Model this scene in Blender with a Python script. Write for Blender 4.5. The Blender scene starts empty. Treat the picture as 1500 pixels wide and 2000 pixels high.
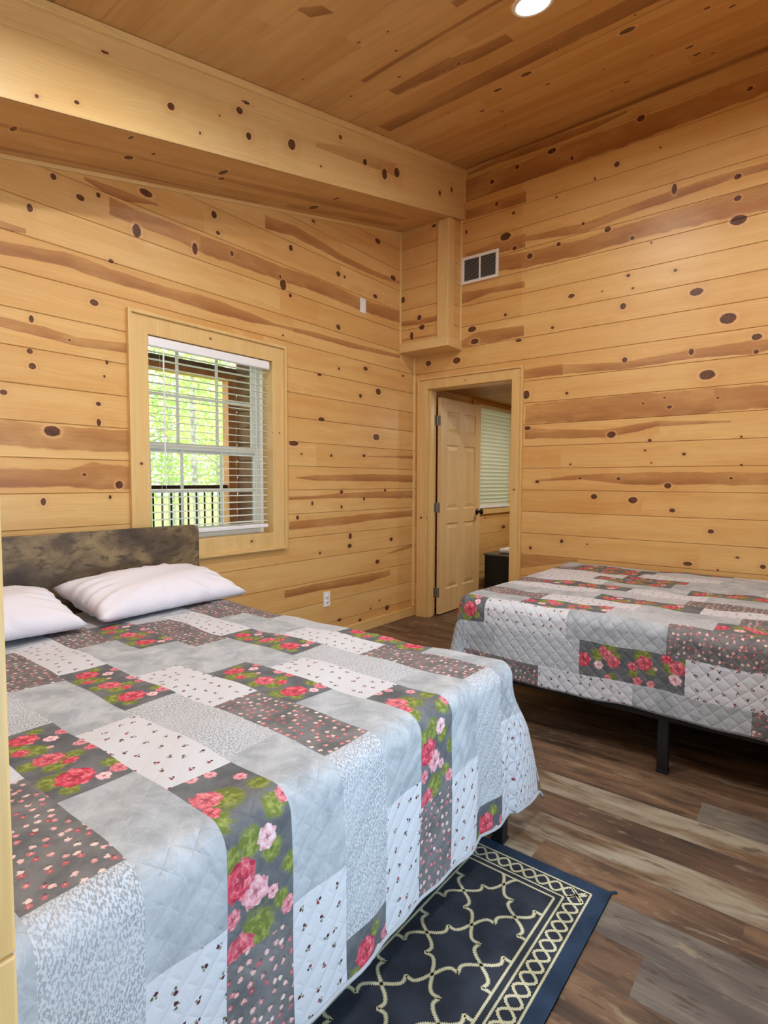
import bpy, bmesh, math, random
import numpy as np
from mathutils import Vector, Matrix

sc = bpy.context.scene
COL = sc.collection
R = math.radians

# ------------------------------------------------------------------ camera
cam_d = bpy.data.cameras.new('camera')
cam_d.sensor_fit = 'HORIZONTAL'
cam_d.sensor_width = 36.0
cam_d.lens = 1090.74 / 1500.0 * 36.0
cam_d.clip_start = 0.02
cam = bpy.data.objects.new('camera', cam_d)
COL.objects.link(cam)
cR = Vector((0.785400, 0.618978, 0.003632))
cU = Vector((-0.037241, 0.041395, 0.998449))
cF = Vector((-0.617867, 0.784317, -0.055563))
cam.matrix_world = Matrix(((cR.x, cU.x, -cF.x, 3.02245), (cR.y, cU.y, -cF.y, -4.28252),
                           (cR.z, cU.z, -cF.z, 1.26831), (0, 0, 0, 1)))
sc.camera = cam

# ------------------------------------------------------------------ light and exposure
sc.view_settings.view_transform = 'Standard'
sc.view_settings.look = 'None'
sc.view_settings.gamma = 1.0
sc.view_settings.use_curve_mapping = False
sc.view_settings.exposure = -0.10
try:
    sc.cycles.use_denoising = True
    sc.cycles.max_bounces = 10
    sc.cycles.diffuse_bounces = 6
    sc.cycles.transparent_max_bounces = 16
    sc.cycles.sample_clamp_indirect = 6.0
except Exception:
    pass

world = bpy.data.worlds.new('daylight')
sc.world = world
world.use_nodes = True
wn = world.node_tree
wn.nodes['Background'].inputs['Color'].default_value = (0.80, 0.91, 1.0, 1)
wn.nodes['Background'].inputs['Strength'].default_value = 2.6

sun_d = bpy.data.lights.new('sun', 'SUN')
sun_d.energy = 12.0
sun_d.angle = R(2)
sun_d.color = (1.0, 0.96, 0.86)
sun = bpy.data.objects.new('sun', sun_d)
COL.objects.link(sun)
sun.rotation_euler = Vector((0.25, -0.55, -0.8)).to_track_quat('-Z', 'Y').to_euler()

CAN_POWER = [15.0, 28.0, 24.0, 17.0]
CAN_COLOR = (0.99, 0.975, 0.97)
ROOM2_POWER = 20.0
SL = 0.2275                       # slope of the ceiling
CAN_SPOTS = [(1.85, -1.665), (1.45, -3.35), (3.15, -1.75), (3.05, -3.6)]  # only the first can is in view, the others are assumed

def ceil_z(y):
    return 3.915 + SL * y

def area_light(name, loc, direction, sx, sy, power, color, shape='RECTANGLE', spread=180):
    d = bpy.data.lights.new(name, 'AREA')
    d.shape = shape
    d.size = sx
    d.size_y = sy
    d.energy = power
    d.color = color
    d.spread = R(spread)
    o = bpy.data.objects.new(name, d)
    COL.objects.link(o)
    o.location = loc
    o.rotation_euler = Vector(direction).to_track_quat('-Z', 'Y').to_euler()
    return o

# added area light: cool daylight of an assumed, unseen window in the right-hand wall
area_light('assumed_window_light', (3.98, -3.2, 1.25), (-1, 0, -0.10), 1.5, 1.8, 46.0, (0.45, 0.72, 1.0))

# ------------------------------------------------------------------ material helpers
def lin(r, g, b):
    f = lambda c: (c / 255.0) / 12.92 if c / 255.0 <= 0.04045 else (((c / 255.0) + 0.055) / 1.055) ** 2.4
    return (f(r), f(g), f(b), 1.0)

class NT:
    def __init__(self, name, rough=0.5, metal=0.0, spec=0.5):
        self.m = bpy.data.materials.new(name)
        self.m.use_nodes = True
        self.t = self.m.node_tree
        self.p = self.t.nodes['Principled BSDF']
        self.p.inputs['Roughness'].default_value = rough
        self.p.inputs['Metallic'].default_value = metal
        self.p.inputs['Specular IOR Level'].default_value = spec
    def n(self, kind, **kw):
        nd = self.t.nodes.new(kind)
        for k, v in kw.items():
            setattr(nd, k, v)
        return nd
    def put(self, sock, val):
        if isinstance(val, bpy.types.NodeSocket):
            self.t.links.new(val, sock)
        elif val is not None:
            sock.default_value = val
    def math(self, op, a, b=None, c=None, clamp=False):
        nd = self.n('ShaderNodeMath', operation=op)
        nd.use_clamp = clamp
        self.put(nd.inputs[0], a)
        if b is not None: self.put(nd.inputs[1], b)
        if c is not None: self.put(nd.inputs[2], c)
        return nd.outputs[0]
    def vmath(self, op, a, b=None, out=0):
        nd = self.n('ShaderNodeVectorMath', operation=op)
        self.put(nd.inputs[0], a)
        if b is not None: self.put(nd.inputs[1], b)
        return nd.outputs[out]
    def scale(self, v, f):
        nd = self.n('ShaderNodeVectorMath', operation='SCALE')
        self.put(nd.inputs[0], v)
        nd.inputs['Scale'].default_value = f
        return nd.outputs[0]
    def mix(self, f, a, b, blend='MIX'):
        nd = self.n('ShaderNodeMix', data_type='RGBA', blend_type=blend)
        self.put(nd.inputs[0], f)
        self.put(nd.inputs[6], a)
        self.put(nd.inputs[7], b)
        return nd.outputs[2]
    def uv(self, name):
        return self.n('ShaderNodeUVMap', uv_map=name).outputs[0]
    def sep(self, v):
        nd = self.n('ShaderNodeSeparateXYZ')
        self.put(nd.inputs[0], v)
        return nd.outputs
    def comb(self, x=0.0, y=0.0, z=0.0):
        nd = self.n('ShaderNodeCombineXYZ')
        self.put(nd.inputs[0], x); self.put(nd.inputs[1], y); self.put(nd.inputs[2], z)
        return nd.outputs[0]
    def attr(self, name):
        return self.n('ShaderNodeAttribute', attribute_name=name)
    def noise(self, vec, scale=5.0, detail=3.0, rough=0.5, dist=0.0):
        nd = self.n('ShaderNodeTexNoise')
        self.put(nd.inputs['Vector'], vec)
        nd.inputs['Scale'].default_value = scale
        nd.inputs['Detail'].default_value = detail
        nd.inputs['Roughness'].default_value = rough
        nd.inputs['Distortion'].default_value = dist
        return nd
    def voro(self, vec, scale, rnd=1.0, feature='F1', dims='2D'):
        nd = self.n('ShaderNodeTexVoronoi', feature=feature, voronoi_dimensions=dims)
        self.put(nd.inputs['Vector'], vec)
        nd.inputs['Scale'].default_value = scale
        nd.inputs['Randomness'].default_value = rnd
        return nd
    def step(self, v, lo, hi, a=0.0, b=1.0):
        nd = self.n('ShaderNodeMapRange')
        nd.interpolation_type = 'SMOOTHSTEP'
        self.put(nd.inputs[0], v)
        nd.inputs[1].default_value = lo; nd.inputs[2].default_value = hi
        nd.inputs[3].default_value = a; nd.inputs[4].default_value = b
        return nd.outputs[0]
    def ramp(self, v, stops):
        nd = self.n('ShaderNodeValToRGB')
        self.put(nd.inputs[0], v)
        e = nd.color_ramp.elements
        while len(e) < len(stops): e.new(0.5)
        for i, (p, c) in enumerate(stops):
            e[i].position = p; e[i].color = c
        return nd.outputs[0]
    def color(self, c): self.put(self.p.inputs['Base Color'], c)
    def bump(self, h, strength=0.3, dist=0.01):
        nd = self.n('ShaderNodeBump')
        nd.inputs['Strength'].default_value = strength
        nd.inputs['Distance'].default_value = dist
        self.put(nd.inputs['Height'], h)
        self.t.links.new(nd.outputs[0], self.p.inputs['Normal'])

def plain(name, rgb, rough=0.5, metal=0.0, spec=0.5, var=0.0, scale=8.0):
    t = NT(name, rough, metal, spec)
    c = lin(*rgb)
    if var > 0:
        co = t.n('ShaderNodeTexCoord').outputs['Object']
        nz = t.noise(co, scale, 4.0).outputs[0]
        d = tuple(x * (1 - var) for x in c[:3]) + (1,)
        l = tuple(min(1, x * (1 + var)) for x in c[:3]) + (1,)
        t.color(t.mix(t.step(nz, 0.3, 0.7), d, l))
    else:
        t.color(c)
    return t.m

def knotty(name, light, dark, heart, rough=0.38, amount=1.0):
    """tongue and groove pine: UV in metres along and across the board, 'kn' = place within the nearest knot,
    'hv' = place across the band of heartwood, 'bd' = tint and seed of the board"""
    t = NT(name, rough, 0.0, 0.4)
    uv = t.sep(t.uv('UVMap'))
    bd = t.sep(t.attr('bd').outputs['Vector'])
    u = t.math('ADD', uv[0], t.math('MULTIPLY', bd[1], 37.0))
    sd = t.math('MULTIPLY', bd[1], 91.0)
    wav = t.noise(t.comb(t.math('MULTIPLY', u, 2.2), t.math('MULTIPLY', uv[1], 9.0), sd), 1.0, 2.0).outputs[0]
    v2 = t.math('ADD', uv[1], t.math('MULTIPLY', wav, 0.06))
    fine = t.noise(t.comb(t.math('MULTIPLY', u, 2.0), t.math('MULTIPLY', v2, 120.0), sd), 1.0, 4.0, 0.6).outputs[0]
    broad = t.noise(t.comb(t.math('MULTIPLY', u, 1.1), t.math('MULTIPLY', v2, 14.0), sd), 1.0, 3.0).outputs[0]
    rings = t.math('SINE', t.math('MULTIPLY', t.math('ADD', v2, t.math('MULTIPLY', broad, 0.10)), 420.0))
    mixv = t.math('ADD', t.math('MULTIPLY', bd[0], 0.55), t.math('MULTIPLY', t.step(broad, 0.25, 0.75), 0.45), clamp=True)
    blot = t.noise(t.comb(t.math('MULTIPLY', u, 2.6), t.math('MULTIPLY', uv[1], 7.0), t.math('ADD', sd, 4.0)), 1.0, 4.0, 0.6).outputs[0]
    col = t.mix(mixv, lin(*light), lin(*dark))
    col = t.mix(t.step(blot, 0.52, 0.72, 0.0, 0.55), col, lin(*dark))
    col = t.mix(t.step(blot, 0.30, 0.42, 0.45, 0.0), col, lin(*light))
    g = t.math('MULTIPLY_ADD', rings, 0.025, t.math('MULTIPLY_ADD', fine, 0.22, 0.89))
    # heartwood
    hv = t.sep(t.uv('hv'))
    wob = t.noise(t.comb(t.math('MULTIPLY', u, 9.0), t.math('MULTIPLY', uv[1], 6.0), sd), 1.0, 3.0).outputs[0]
    ha = t.math('ADD', t.math('ABSOLUTE', hv[0]), t.math('MULTIPLY', t.math('SUBTRACT', wob, 0.5), 0.55))
    hm = t.math('MULTIPLY', t.step(ha, 0.90, 1.08, 1.0, 0.0), hv[1])
    hcol = t.mix(t.step(broad, 0.3, 0.7), lin(*heart), tuple(c * 0.78 for c in lin(*heart)[:3]) + (1,))
    hcol = t.mix(t.step(hv[0], -1.0, 1.0, 0.0, 0.35), hcol, lin(*dark))
    hm = t.math('MULTIPLY', hm, t.step(blot, 0.30, 0.60, 0.62, 1.0))
    col = t.mix(t.math('MULTIPLY', hm, amount), col, hcol)
    # knots
    kn = t.uv('kn')
    kz = t.noise(t.comb(t.math('MULTIPLY', u, 60.0), t.math('MULTIPLY', uv[1], 60.0), sd), 1.0, 2.0).outputs[0]
    kd = t.math('ADD', t.vmath('LENGTH', kn, out=1), t.math('MULTIPLY', t.math('SUBTRACT', kz, 0.5), 0.35))
    stain = t.step(kd, 1.0, 3.6, 0.30, 0.0)
    col = t.mix(stain, col, lin(196, 140, 84))
    halo = t.math('MULTIPLY', t.step(kd, 1.0, 1.25, 0.0, 1.0), t.step(kd, 1.25, 1.75, 1.0, 0.0))
    col = t.mix(t.math('MULTIPLY', halo, 0.28), col, lin(238, 200, 150))
    kcol = t.mix(t.step(kz, 0.35, 0.65), lin(104, 58, 38), lin(66, 36, 26))
    kcol = t.mix(t.math('MULTIPLY', t.step(kd, 0.78, 0.95), 0.8), kcol, lin(48, 24, 18))
    col = t.mix(t.step(kd, 0.95, 1.06, 0.95, 0.0), col, kcol)
    gc = t.n('ShaderNodeCombineColor')
    for i in range(3): t.put(gc.inputs[i], g)
    col = t.mix(1.0, col, gc.outputs[0], 'MULTIPLY')
    # shade in the V joints, painted in as a darker brown
    col = t.mix(t.math('MULTIPLY', bd[2], 0.45), col, lin(110, 66, 34))
    t.color(col)
    t.bump(fine, 0.06, 0.002)
    return t.m

M = {}
M['wall'] = knotty('knotty_pine_wall', (228, 193, 129), (209, 158, 92), (164, 106, 62))
M['ceil'] = knotty('knotty_pine_ceiling', (208, 168, 108), (184, 136, 78), (140, 90, 52), rough=0.45)
M['trim'] = knotty('pine_trim', (228, 198, 138), (214, 174, 110), (184, 130, 78), rough=0.35)
M['door'] = knotty('clear_pine_door', (226, 198, 146), (210, 174, 120), (192, 148, 98), rough=0.45)

M['white_vinyl'] = plain('white_vinyl', (236, 238, 232), 0.4)
M['white_metal'] = plain('white_painted_metal', (240, 238, 234), 0.4)
M['white_plastic'] = plain('white_plastic', (240, 242, 244), 0.35)
M['dark_void'] = plain('painted_duct_dark', (60, 58, 56), 0.9)
M['black_metal'] = plain('black_metal', (26, 27, 30), 0.45, 0.0, 0.4, var=0.2)
M['nickel'] = plain('satin_nickel', (150, 146, 134), 0.45, 0.7)
M['oil_bronze'] = plain('oil_rubbed_bronze', (26, 22, 22), 0.35, 0.5)
M['black_box'] = plain('black_laminate', (14, 14, 16), 0.6)
M['black_rail'] = plain('black_railing', (22, 20, 20), 0.5)
M['orange_wood'] = plain('stained_post_wood', (214, 150, 96), 0.6, var=0.15)
M['brown_board'] = plain('brown_porch_board', (122, 88, 62), 0.8, var=0.25, scale=5)
M['deck'] = plain('porch_deck', (150, 130, 110), 0.8, var=0.2)
M['grass'] = plain('grass', (120, 150, 70), 1.0, var=0.35, scale=3)
M['bark'] = plain('pale_bark', (196, 190, 178), 0.9, var=0.35, scale=14)

def leaf_mat(name, a, b):
    t = NT(name, 0.6)
    v = t.voro(t.n('ShaderNodeTexCoord').outputs['Object'], 7.0, 1.0, 'F1', '3D')
    t.color(t.mix(t.sep(v.outputs['Color'])[0], lin(*a), lin(*b)))
    tr = t.n('ShaderNodeBsdfTranslucent')
    t.put(tr.inputs[0], lin(*b))
    mx = t.n('ShaderNodeMixShader')
    mx.inputs[0].default_value = 0.4
    t.t.links.new(t.p.outputs[0], mx.inputs[1]); t.t.links.new(tr.outputs[0], mx.inputs[2])
    t.t.links.new(mx.outputs[0], t.t.nodes['Material Output'].inputs[0])
    return t.m
M['leaf'] = leaf_mat('green_leaves', (120, 176, 84), (196, 220, 130))
M['leaf2'] = leaf_mat('yellow_green_leaves', (160, 196, 96), (226, 230, 150))

def glass_mat():
    t = NT('window_glass', 0.02)
    tr = t.n('ShaderNodeBsdfTransparent')
    gl = t.n('ShaderNodeBsdfGlossy'); gl.inputs['Roughness'].default_value = 0.02
    fr = t.n('ShaderNodeFresnel'); fr.inputs[0].default_value = 1.3
    mx = t.n('ShaderNodeMixShader')
    t.t.links.new(fr.outputs[0], mx.inputs[0])
    t.t.links.new(tr.outputs[0], mx.inputs[1]); t.t.links.new(gl.outputs[0], mx.inputs[2])
    t.t.links.new(mx.outputs[0], t.t.nodes['Material Output'].inputs[0])
    return t.m
M['glass'] = glass_mat()

def emit_mat(name, c, s):
    t = NT(name, 0.5)
    t.color((0.9, 0.9, 0.9, 1))
    t.p.inputs['Emission Color'].default_value = c
    t.p.inputs['Emission Strength'].default_value = s
    return t.m
M['lamp'] = emit_mat('lit_lamp_lens', (1.0, 0.97, 0.90, 1), 14.0)

def slat_mat():
    t = NT('blind_slat', 0.5)
    t.color(lin(236, 238, 228))
    tr = t.n('ShaderNodeBsdfTranslucent')
    t.put(tr.inputs[0], lin(240, 244, 225))
    mx = t.n('ShaderNodeMixShader'); mx.inputs[0].default_value = 0.14
    t.t.links.new(t.p.outputs[0], mx.inputs[1]); t.t.links.new(tr.outputs[0], mx.inputs[2])
    t.t.links.new(mx.outputs[0], t.t.nodes['Material Output'].inputs[0])
    return t.m
M['slat'] = slat_mat()

def headboard_mat():
    t = NT('rustic_brown_board', 0.55)
    co = t.n('ShaderNodeTexCoord').outputs['Object']
    s = t.sep(co)
    a = t.noise(t.comb(t.math('MULTIPLY', s[1], 4.5), t.math('MULTIPLY', s[2], 7.0), 0.0), 1.0, 5.0, 0.55, 0.6).outputs[0]
    b = t.noise(t.comb(t.math('MULTIPLY', s[1], 16.0), t.math('MULTIPLY', s[2], 34.0), 3.0), 1.0, 4.0, 0.6, 0.3).outputs[0]
    c = t.ramp(a, [(0.30, lin(60, 50, 40)), (0.46, lin(90, 76, 58)), (0.58, lin(126, 108, 78)), (0.72, lin(150, 132, 94))])
    c = t.mix(t.step(b, 0.50, 0.70, 0.0, 0.75), c, lin(52, 40, 32))
    t.color(c)
    return t.m
M['headboard'] = headboard_mat()

def floor_mat():
    t = NT('rustic_plank_floor', 0.5, 0.0, 0.35)
    uv = t.sep(t.uv('UVMap'))
    bd = t.sep(t.attr('bd').outputs['Vector'])
    u = t.math('ADD', uv[0], t.math('MULTIPLY', bd[1], 53.0))
    sd = t.math('MULTIPLY', bd[1], 91.0)
    a = t.noise(t.comb(t.math('MULTIPLY', u, 2.2), t.math('MULTIPLY', uv[1], 13.0), sd), 1.0, 5.0, 0.6, 0.5).outputs[0]
    b = t.noise(t.comb(t.math('MULTIPLY', u, 5.0), t.math('MULTIPLY', uv[1], 90.0), sd), 1.0, 4.0, 0.6).outputs[0]
    d = t.noise(t.comb(t.math('MULTIPLY', u, 7.0), t.math('MULTIPLY', uv[1], 26.0), t.math('ADD', sd, 7.0)), 1.0, 6.0, 0.65, 0.4).outputs[0]
    brown = t.mix(t.step(a, 0.3, 0.7), lin(64, 50, 41), lin(126, 98, 74))
    grey = t.mix(t.step(a, 0.3, 0.7), lin(84, 76, 70), lin(124, 114, 102))
    cream = t.mix(t.step(a, 0.38, 0.62), lin(108, 84, 62), lin(152, 142, 122))
    c = t.mix(t.step(bd[0], 0.42, 0.46), brown, grey)
    c = t.mix(t.step(bd[0], 0.70, 0.74), c, cream)
    c = t.mix(t.step(bd[0], 0.0, 0.14, 0.80, 0.0), c, lin(70, 54, 46))
    c = t.mix(t.step(d, 0.56, 0.66, 0.0, 0.65), c, lin(58, 44, 36))
    c = t.mix(t.step(d, 0.33, 0.43, 0.6, 0.0), c, lin(150, 134, 110))
    g = t.math('MULTIPLY_ADD', b, 0.5, 0.75)
    gc = t.n('ShaderNodeCombineColor')
    for i in range(3): t.put(gc.inputs[i], g)
    c = t.mix(1.0, c, gc.outputs[0], 'MULTIPLY')
    c = t.mix(t.math('MULTIPLY', bd[2], 0.6), c, lin(50, 38, 32))
    t.color(c)
    t.bump(b, 0.08, 0.002)
    return t.m
M['floor'] = floor_mat()

def linen_mat():
    t = NT('white_pillowcase', 0.85, 0.0, 0.2)
    co = t.n('ShaderNodeTexCoord').outputs['Object']
    t.color(lin(222, 221, 230))
    t.bump(t.noise(co, 9.0, 3.0, 0.5, 0.6).outputs[0], 0.35, 0.02)
    return t.m
M['linen'] = linen_mat()
M['mattress'] = plain('mattress_ticking', (226, 226, 226), 0.9)

# ---- the five printed fabrics of the patchwork quilts
def quilt_base(name):
    t = NT(name, 0.8, 0.0, 0.25)
    uv = t.uv('UVMap')
    s = t.sep(uv)
    wob = t.noise(uv, 5.0, 2.0)
    dx = t.math('MULTIPLY', t.math('SUBTRACT', wob.outputs[0], 0.5), 0.010)
    k = math.pi / 0.060
    a = t.math('ABSOLUTE', t.math('SINE', t.math('MULTIPLY', t.math('ADD', t.math('ADD', s[0], s[1]), dx), k)))
    b = t.math('ABSOLUTE', t.math('SINE', t.math('MULTIPLY', t.math('ADD', t.math('SUBTRACT', s[0], s[1]), dx), k)))
    b = t.math('ADD', b, t.sep(t.attr('rk').outputs['Vector'])[2])
    puff = t.math('POWER', t.math('MINIMUM', a, b), 0.45)
    wr = t.noise(uv, 26.0, 4.0, 0.6, 0.8).outputs[0]
    h = t.math('ADD', t.math('MULTIPLY', puff, 0.8), t.math('MULTIPLY', wr, 0.55))
    nb = t.n('ShaderNodeBump')
    nb.inputs['Distance'].default_value = 0.010
    t.put(nb.inputs['Height'], h)
    t.put(nb.inputs['Strength'], t.sep(t.attr('rk').outputs['Vector'])[1])
    t.t.links.new(nb.outputs[0], t.p.inputs['Normal'])
    return t, uv, puff

def q_plain():
    t, uv, puff = quilt_base('quilt_grey_marbled')
    nz = t.noise(uv, 11.0, 5.0, 0.6, 0.7).outputs[0]
    vv = t.voro(t.vmath('ADD', uv, t.scale(t.noise(uv, 30.0, 2.0).outputs[1], 0.03)), 24.0, 1.0, 'DISTANCE_TO_EDGE').outputs['Distance']
    c = t.mix(t.step(nz, 0.3, 0.7), lin(150, 157, 163), lin(182, 188, 193))
    c = t.mix(t.step(vv, 0.0, 0.05, 0.25, 0.0), c, lin(200, 204, 208))
    t.color(c)
    return t.m

def q_speckle():
    t, uv, puff = quilt_base('quilt_silver_speckled')
    mp = t.n('ShaderNodeMapping'); t.put(mp.inputs[0], uv)
    mp.inputs['Rotation'].default_value = (0, 0, R(35)); mp.inputs['Scale'].default_value = (1.0, 2.0, 1.0)
    n1 = t.noise(mp.outputs[0], 140.0, 2.0, 0.5).outputs[0]
    n2 = t.noise(uv, 9.0, 3.0).outputs[0]
    m = t.step(n1, 0.46, 0.52)
    c = t.mix(m, t.mix(t.step(n2, 0.35, 0.65), lin(164, 169, 174), lin(148, 152, 157)), lin(192, 197, 203))
    t.color(c)
    return t.m

def dots(t, uv, scale, rnd):
    """local place inside each randomly placed cell and the cell's own random colour"""
    v = t.voro(uv, scale, rnd)
    loc = t.vmath('SUBTRACT', uv, v.outputs['Position'])     # position is in texture units
    return t.scale(loc, scale), v.outputs['Color'], v.outputs['Distance']

def q_sprig():
    t, uv, puff = quilt_base('quilt_white_sprigged')
    base = lin(200, 203, 209)
    loc, colr, dist = dots(t, uv, 21.0, 0.55)
    cs = t.sep(colr)
    off = t.comb(t.math('SUBTRACT', cs[0], 0.5), t.math('SUBTRACT', cs[1], 0.5), 0.0)
    offn = t.vmath('NORMALIZE', off)
    wob = t.vmath('SUBTRACT', t.noise(uv, 260.0, 1.0).outputs[1], (0.5, 0.5, 0.5))
    loc = t.vmath('ADD', loc, t.scale(wob, 0.14))
    p1 = t.vmath('LENGTH', t.vmath('SUBTRACT', loc, t.scale(offn, 0.07)), out=1)
    p2 = t.vmath('LENGTH', t.vmath('ADD', loc, t.scale(offn, 0.10)), out=1)
    p3 = t.vmath('LENGTH', t.vmath('SUBTRACT', loc, t.scale(t.vmath('CROSS_PRODUCT', offn, (0, 0, 1)), 0.13)), out=1)
    c = t.mix(t.step(p3, 0.035, 0.06, 1.0, 0.0), base, lin(120, 124, 90))
    c = t.mix(t.step(p2, 0.05, 0.075, 1.0, 0.0), c, t.mix(t.step(cs[2], 0.45, 0.55), lin(44, 40, 38), lin(96, 104, 70)))
    c = t.mix(t.step(p1, 0.07, 0.10, 1.0, 0.0), c, t.mix(t.step(cs[2], 0.3, 0.6), lin(140, 50, 62), lin(80, 42, 44)))
    t.color(c)
    return t.m

def q_ditsy():
    t, uv, puff = quilt_base('quilt_taupe_rosebuds')
    nz = t.noise(uv, 14.0, 4.0, 0.6).outputs[0]
    base = t.mix(t.step(nz, 0.3, 0.7), lin(96, 98, 100), lin(126, 124, 124))
    wob = t.vmath('SUBTRACT', t.noise(uv, 170.0, 2.0).outputs[1], (0.5, 0.5, 0.5))
    loc, colr, dist = dots(t, uv, 40.0, 0.75)
    loc2 = t.vmath('ADD', loc, t.scale(wob, 0.45))
    d = t.vmath('LENGTH', loc2, out=1)
    cs = t.sep(colr)
    bud = t.ramp(cs[0], [(0.0, lin(166, 74, 84)), (0.35, lin(196, 118, 122)), (0.6, lin(214, 164, 160)), (1.0, lin(222, 204, 196))])
    c = t.mix(t.step(t.vmath('LENGTH', t.vmath('ADD', loc2, (0.16, -0.1, 0.0)), out=1), 0.10, 0.17, 0.7, 0.0), base, lin(54, 50, 44))
    c = t.mix(t.step(d, 0.19, 0.26, 1.0, 0.0), c, bud)
    c = t.mix(t.step(d, 0.05, 0.10, 0.55, 0.0), c, lin(246, 226, 212))
    t.color(c)
    return t.m

def q_rose():
    t, uv, puff = quilt_base('quilt_charcoal_roses')
    nz = t.noise(uv, 10.0, 4.0, 0.6).outputs[0]
    base = t.mix(t.step(nz, 0.3, 0.7), lin(82, 86, 90), lin(112, 114, 117))
    # leaves
    lf = t.uv('lf')
    n1 = t.noise(uv, 60.0, 3.0, 0.6).outputs[0]
    ld = t.math('ADD', t.vmath('LENGTH', lf, out=1), t.math('MULTIPLY', t.math('SUBTRACT', n1, 0.5), 1.9))
    lc = t.mix(t.step(n1, 0.42, 0.62), lin(104, 116, 56), lin(146, 156, 80))
    c = t.mix(t.step(ld, 0.78, 1.25, 1.0, 0.0), base, lc)
    # roses: petals laid in rings round the heart of the flower
    rs = t.uv('rs')
    r2 = t.sep(rs)
    rk = t.sep(t.attr('rk').outputs['Vector'])
    th = t.math('ARCTAN2', r2[1], r2[0])
    n2 = t.noise(uv, 90.0, 2.0, 0.6).outputs[0]
    rl = t.vmath('LENGTH', rs, out=1)
    v1 = t.voro(t.comb(t.math('ADD', t.math('MULTIPLY', th, 1.5), t.math('MULTIPLY', n2, 1.2)), t.math('MULTIPLY', rl, 3.6), 0.0), 1.0, 0.9)
    lobes = t.math('MULTIPLY', t.math('SINE', t.math('MULTIPLY', th, 7.0)), 0.06)
    rd = t.math('ADD', t.math('ADD', rl, lobes), t.math('MULTIPLY', t.math('SUBTRACT', n2, 0.5), 0.55))
    shade = t.math('ADD', t.math('MULTIPLY', t.sep(v1.outputs['Color'])[1], 0.6), t.math('MULTIPLY', v1.outputs['Distance'], 0.55), clamp=True)
    red = t.ramp(shade, [(0.0, lin(150, 40, 62)), (0.35, lin(186, 60, 82)), (0.65, lin(212, 100, 112)), (1.0, lin(234, 170, 174))])
    pale = t.ramp(shade, [(0.0, lin(196, 120, 132)), (0.4, lin(222, 180, 186)), (1.0, lin(240, 226, 228))])
    rc = t.mix(rk[0], red, pale)
    rc = t.mix(t.step(rl, 0.10, 0.30, 0.7, 0.0), rc, lin(120, 26, 46))
    c = t.mix(t.step(rd, 0.92, 1.0, 1.0, 0.0), c, rc)
    t.color(c)
    return t.m

QM = [q_plain(), q_speckle(), q_sprig(), q_ditsy(), q_rose()]      # P G W D F
M['binding'] = plain('quilt_binding', (170, 174, 178), 0.8)
def rug_mat(name, a, b):
    t = NT(name, 0.9, 0.0, 0.15)
    co = t.n('ShaderNodeTexCoord').outputs['Object']
    s = t.sep(co)
    w = t.math('MULTIPLY', t.math('SINE', t.math('MULTIPLY', s[0], 1500.0)), t.math('SINE', t.math('MULTIPLY', s[1], 900.0)))
    n = t.noise(co, 9.0, 4.0).outputs[0]
    t.color(t.mix(t.math('MULTIPLY_ADD', w, 0.25, t.step(n, 0.3, 0.7), clamp=True), lin(*a), lin(*b)))
    t.bump(w, 0.3, 0.002)
    return t.m
M['rug_navy'] = rug_mat('navy_woven_pile', (38, 42, 50), (54, 60, 70))
M['rug_edge'] = rug_mat('navy_woven_edge', (34, 48, 66), (46, 63, 84))
M['rug_cream'] = rug_mat('cream_woven_yarn', (176, 172, 138), (206, 202, 170))

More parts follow.
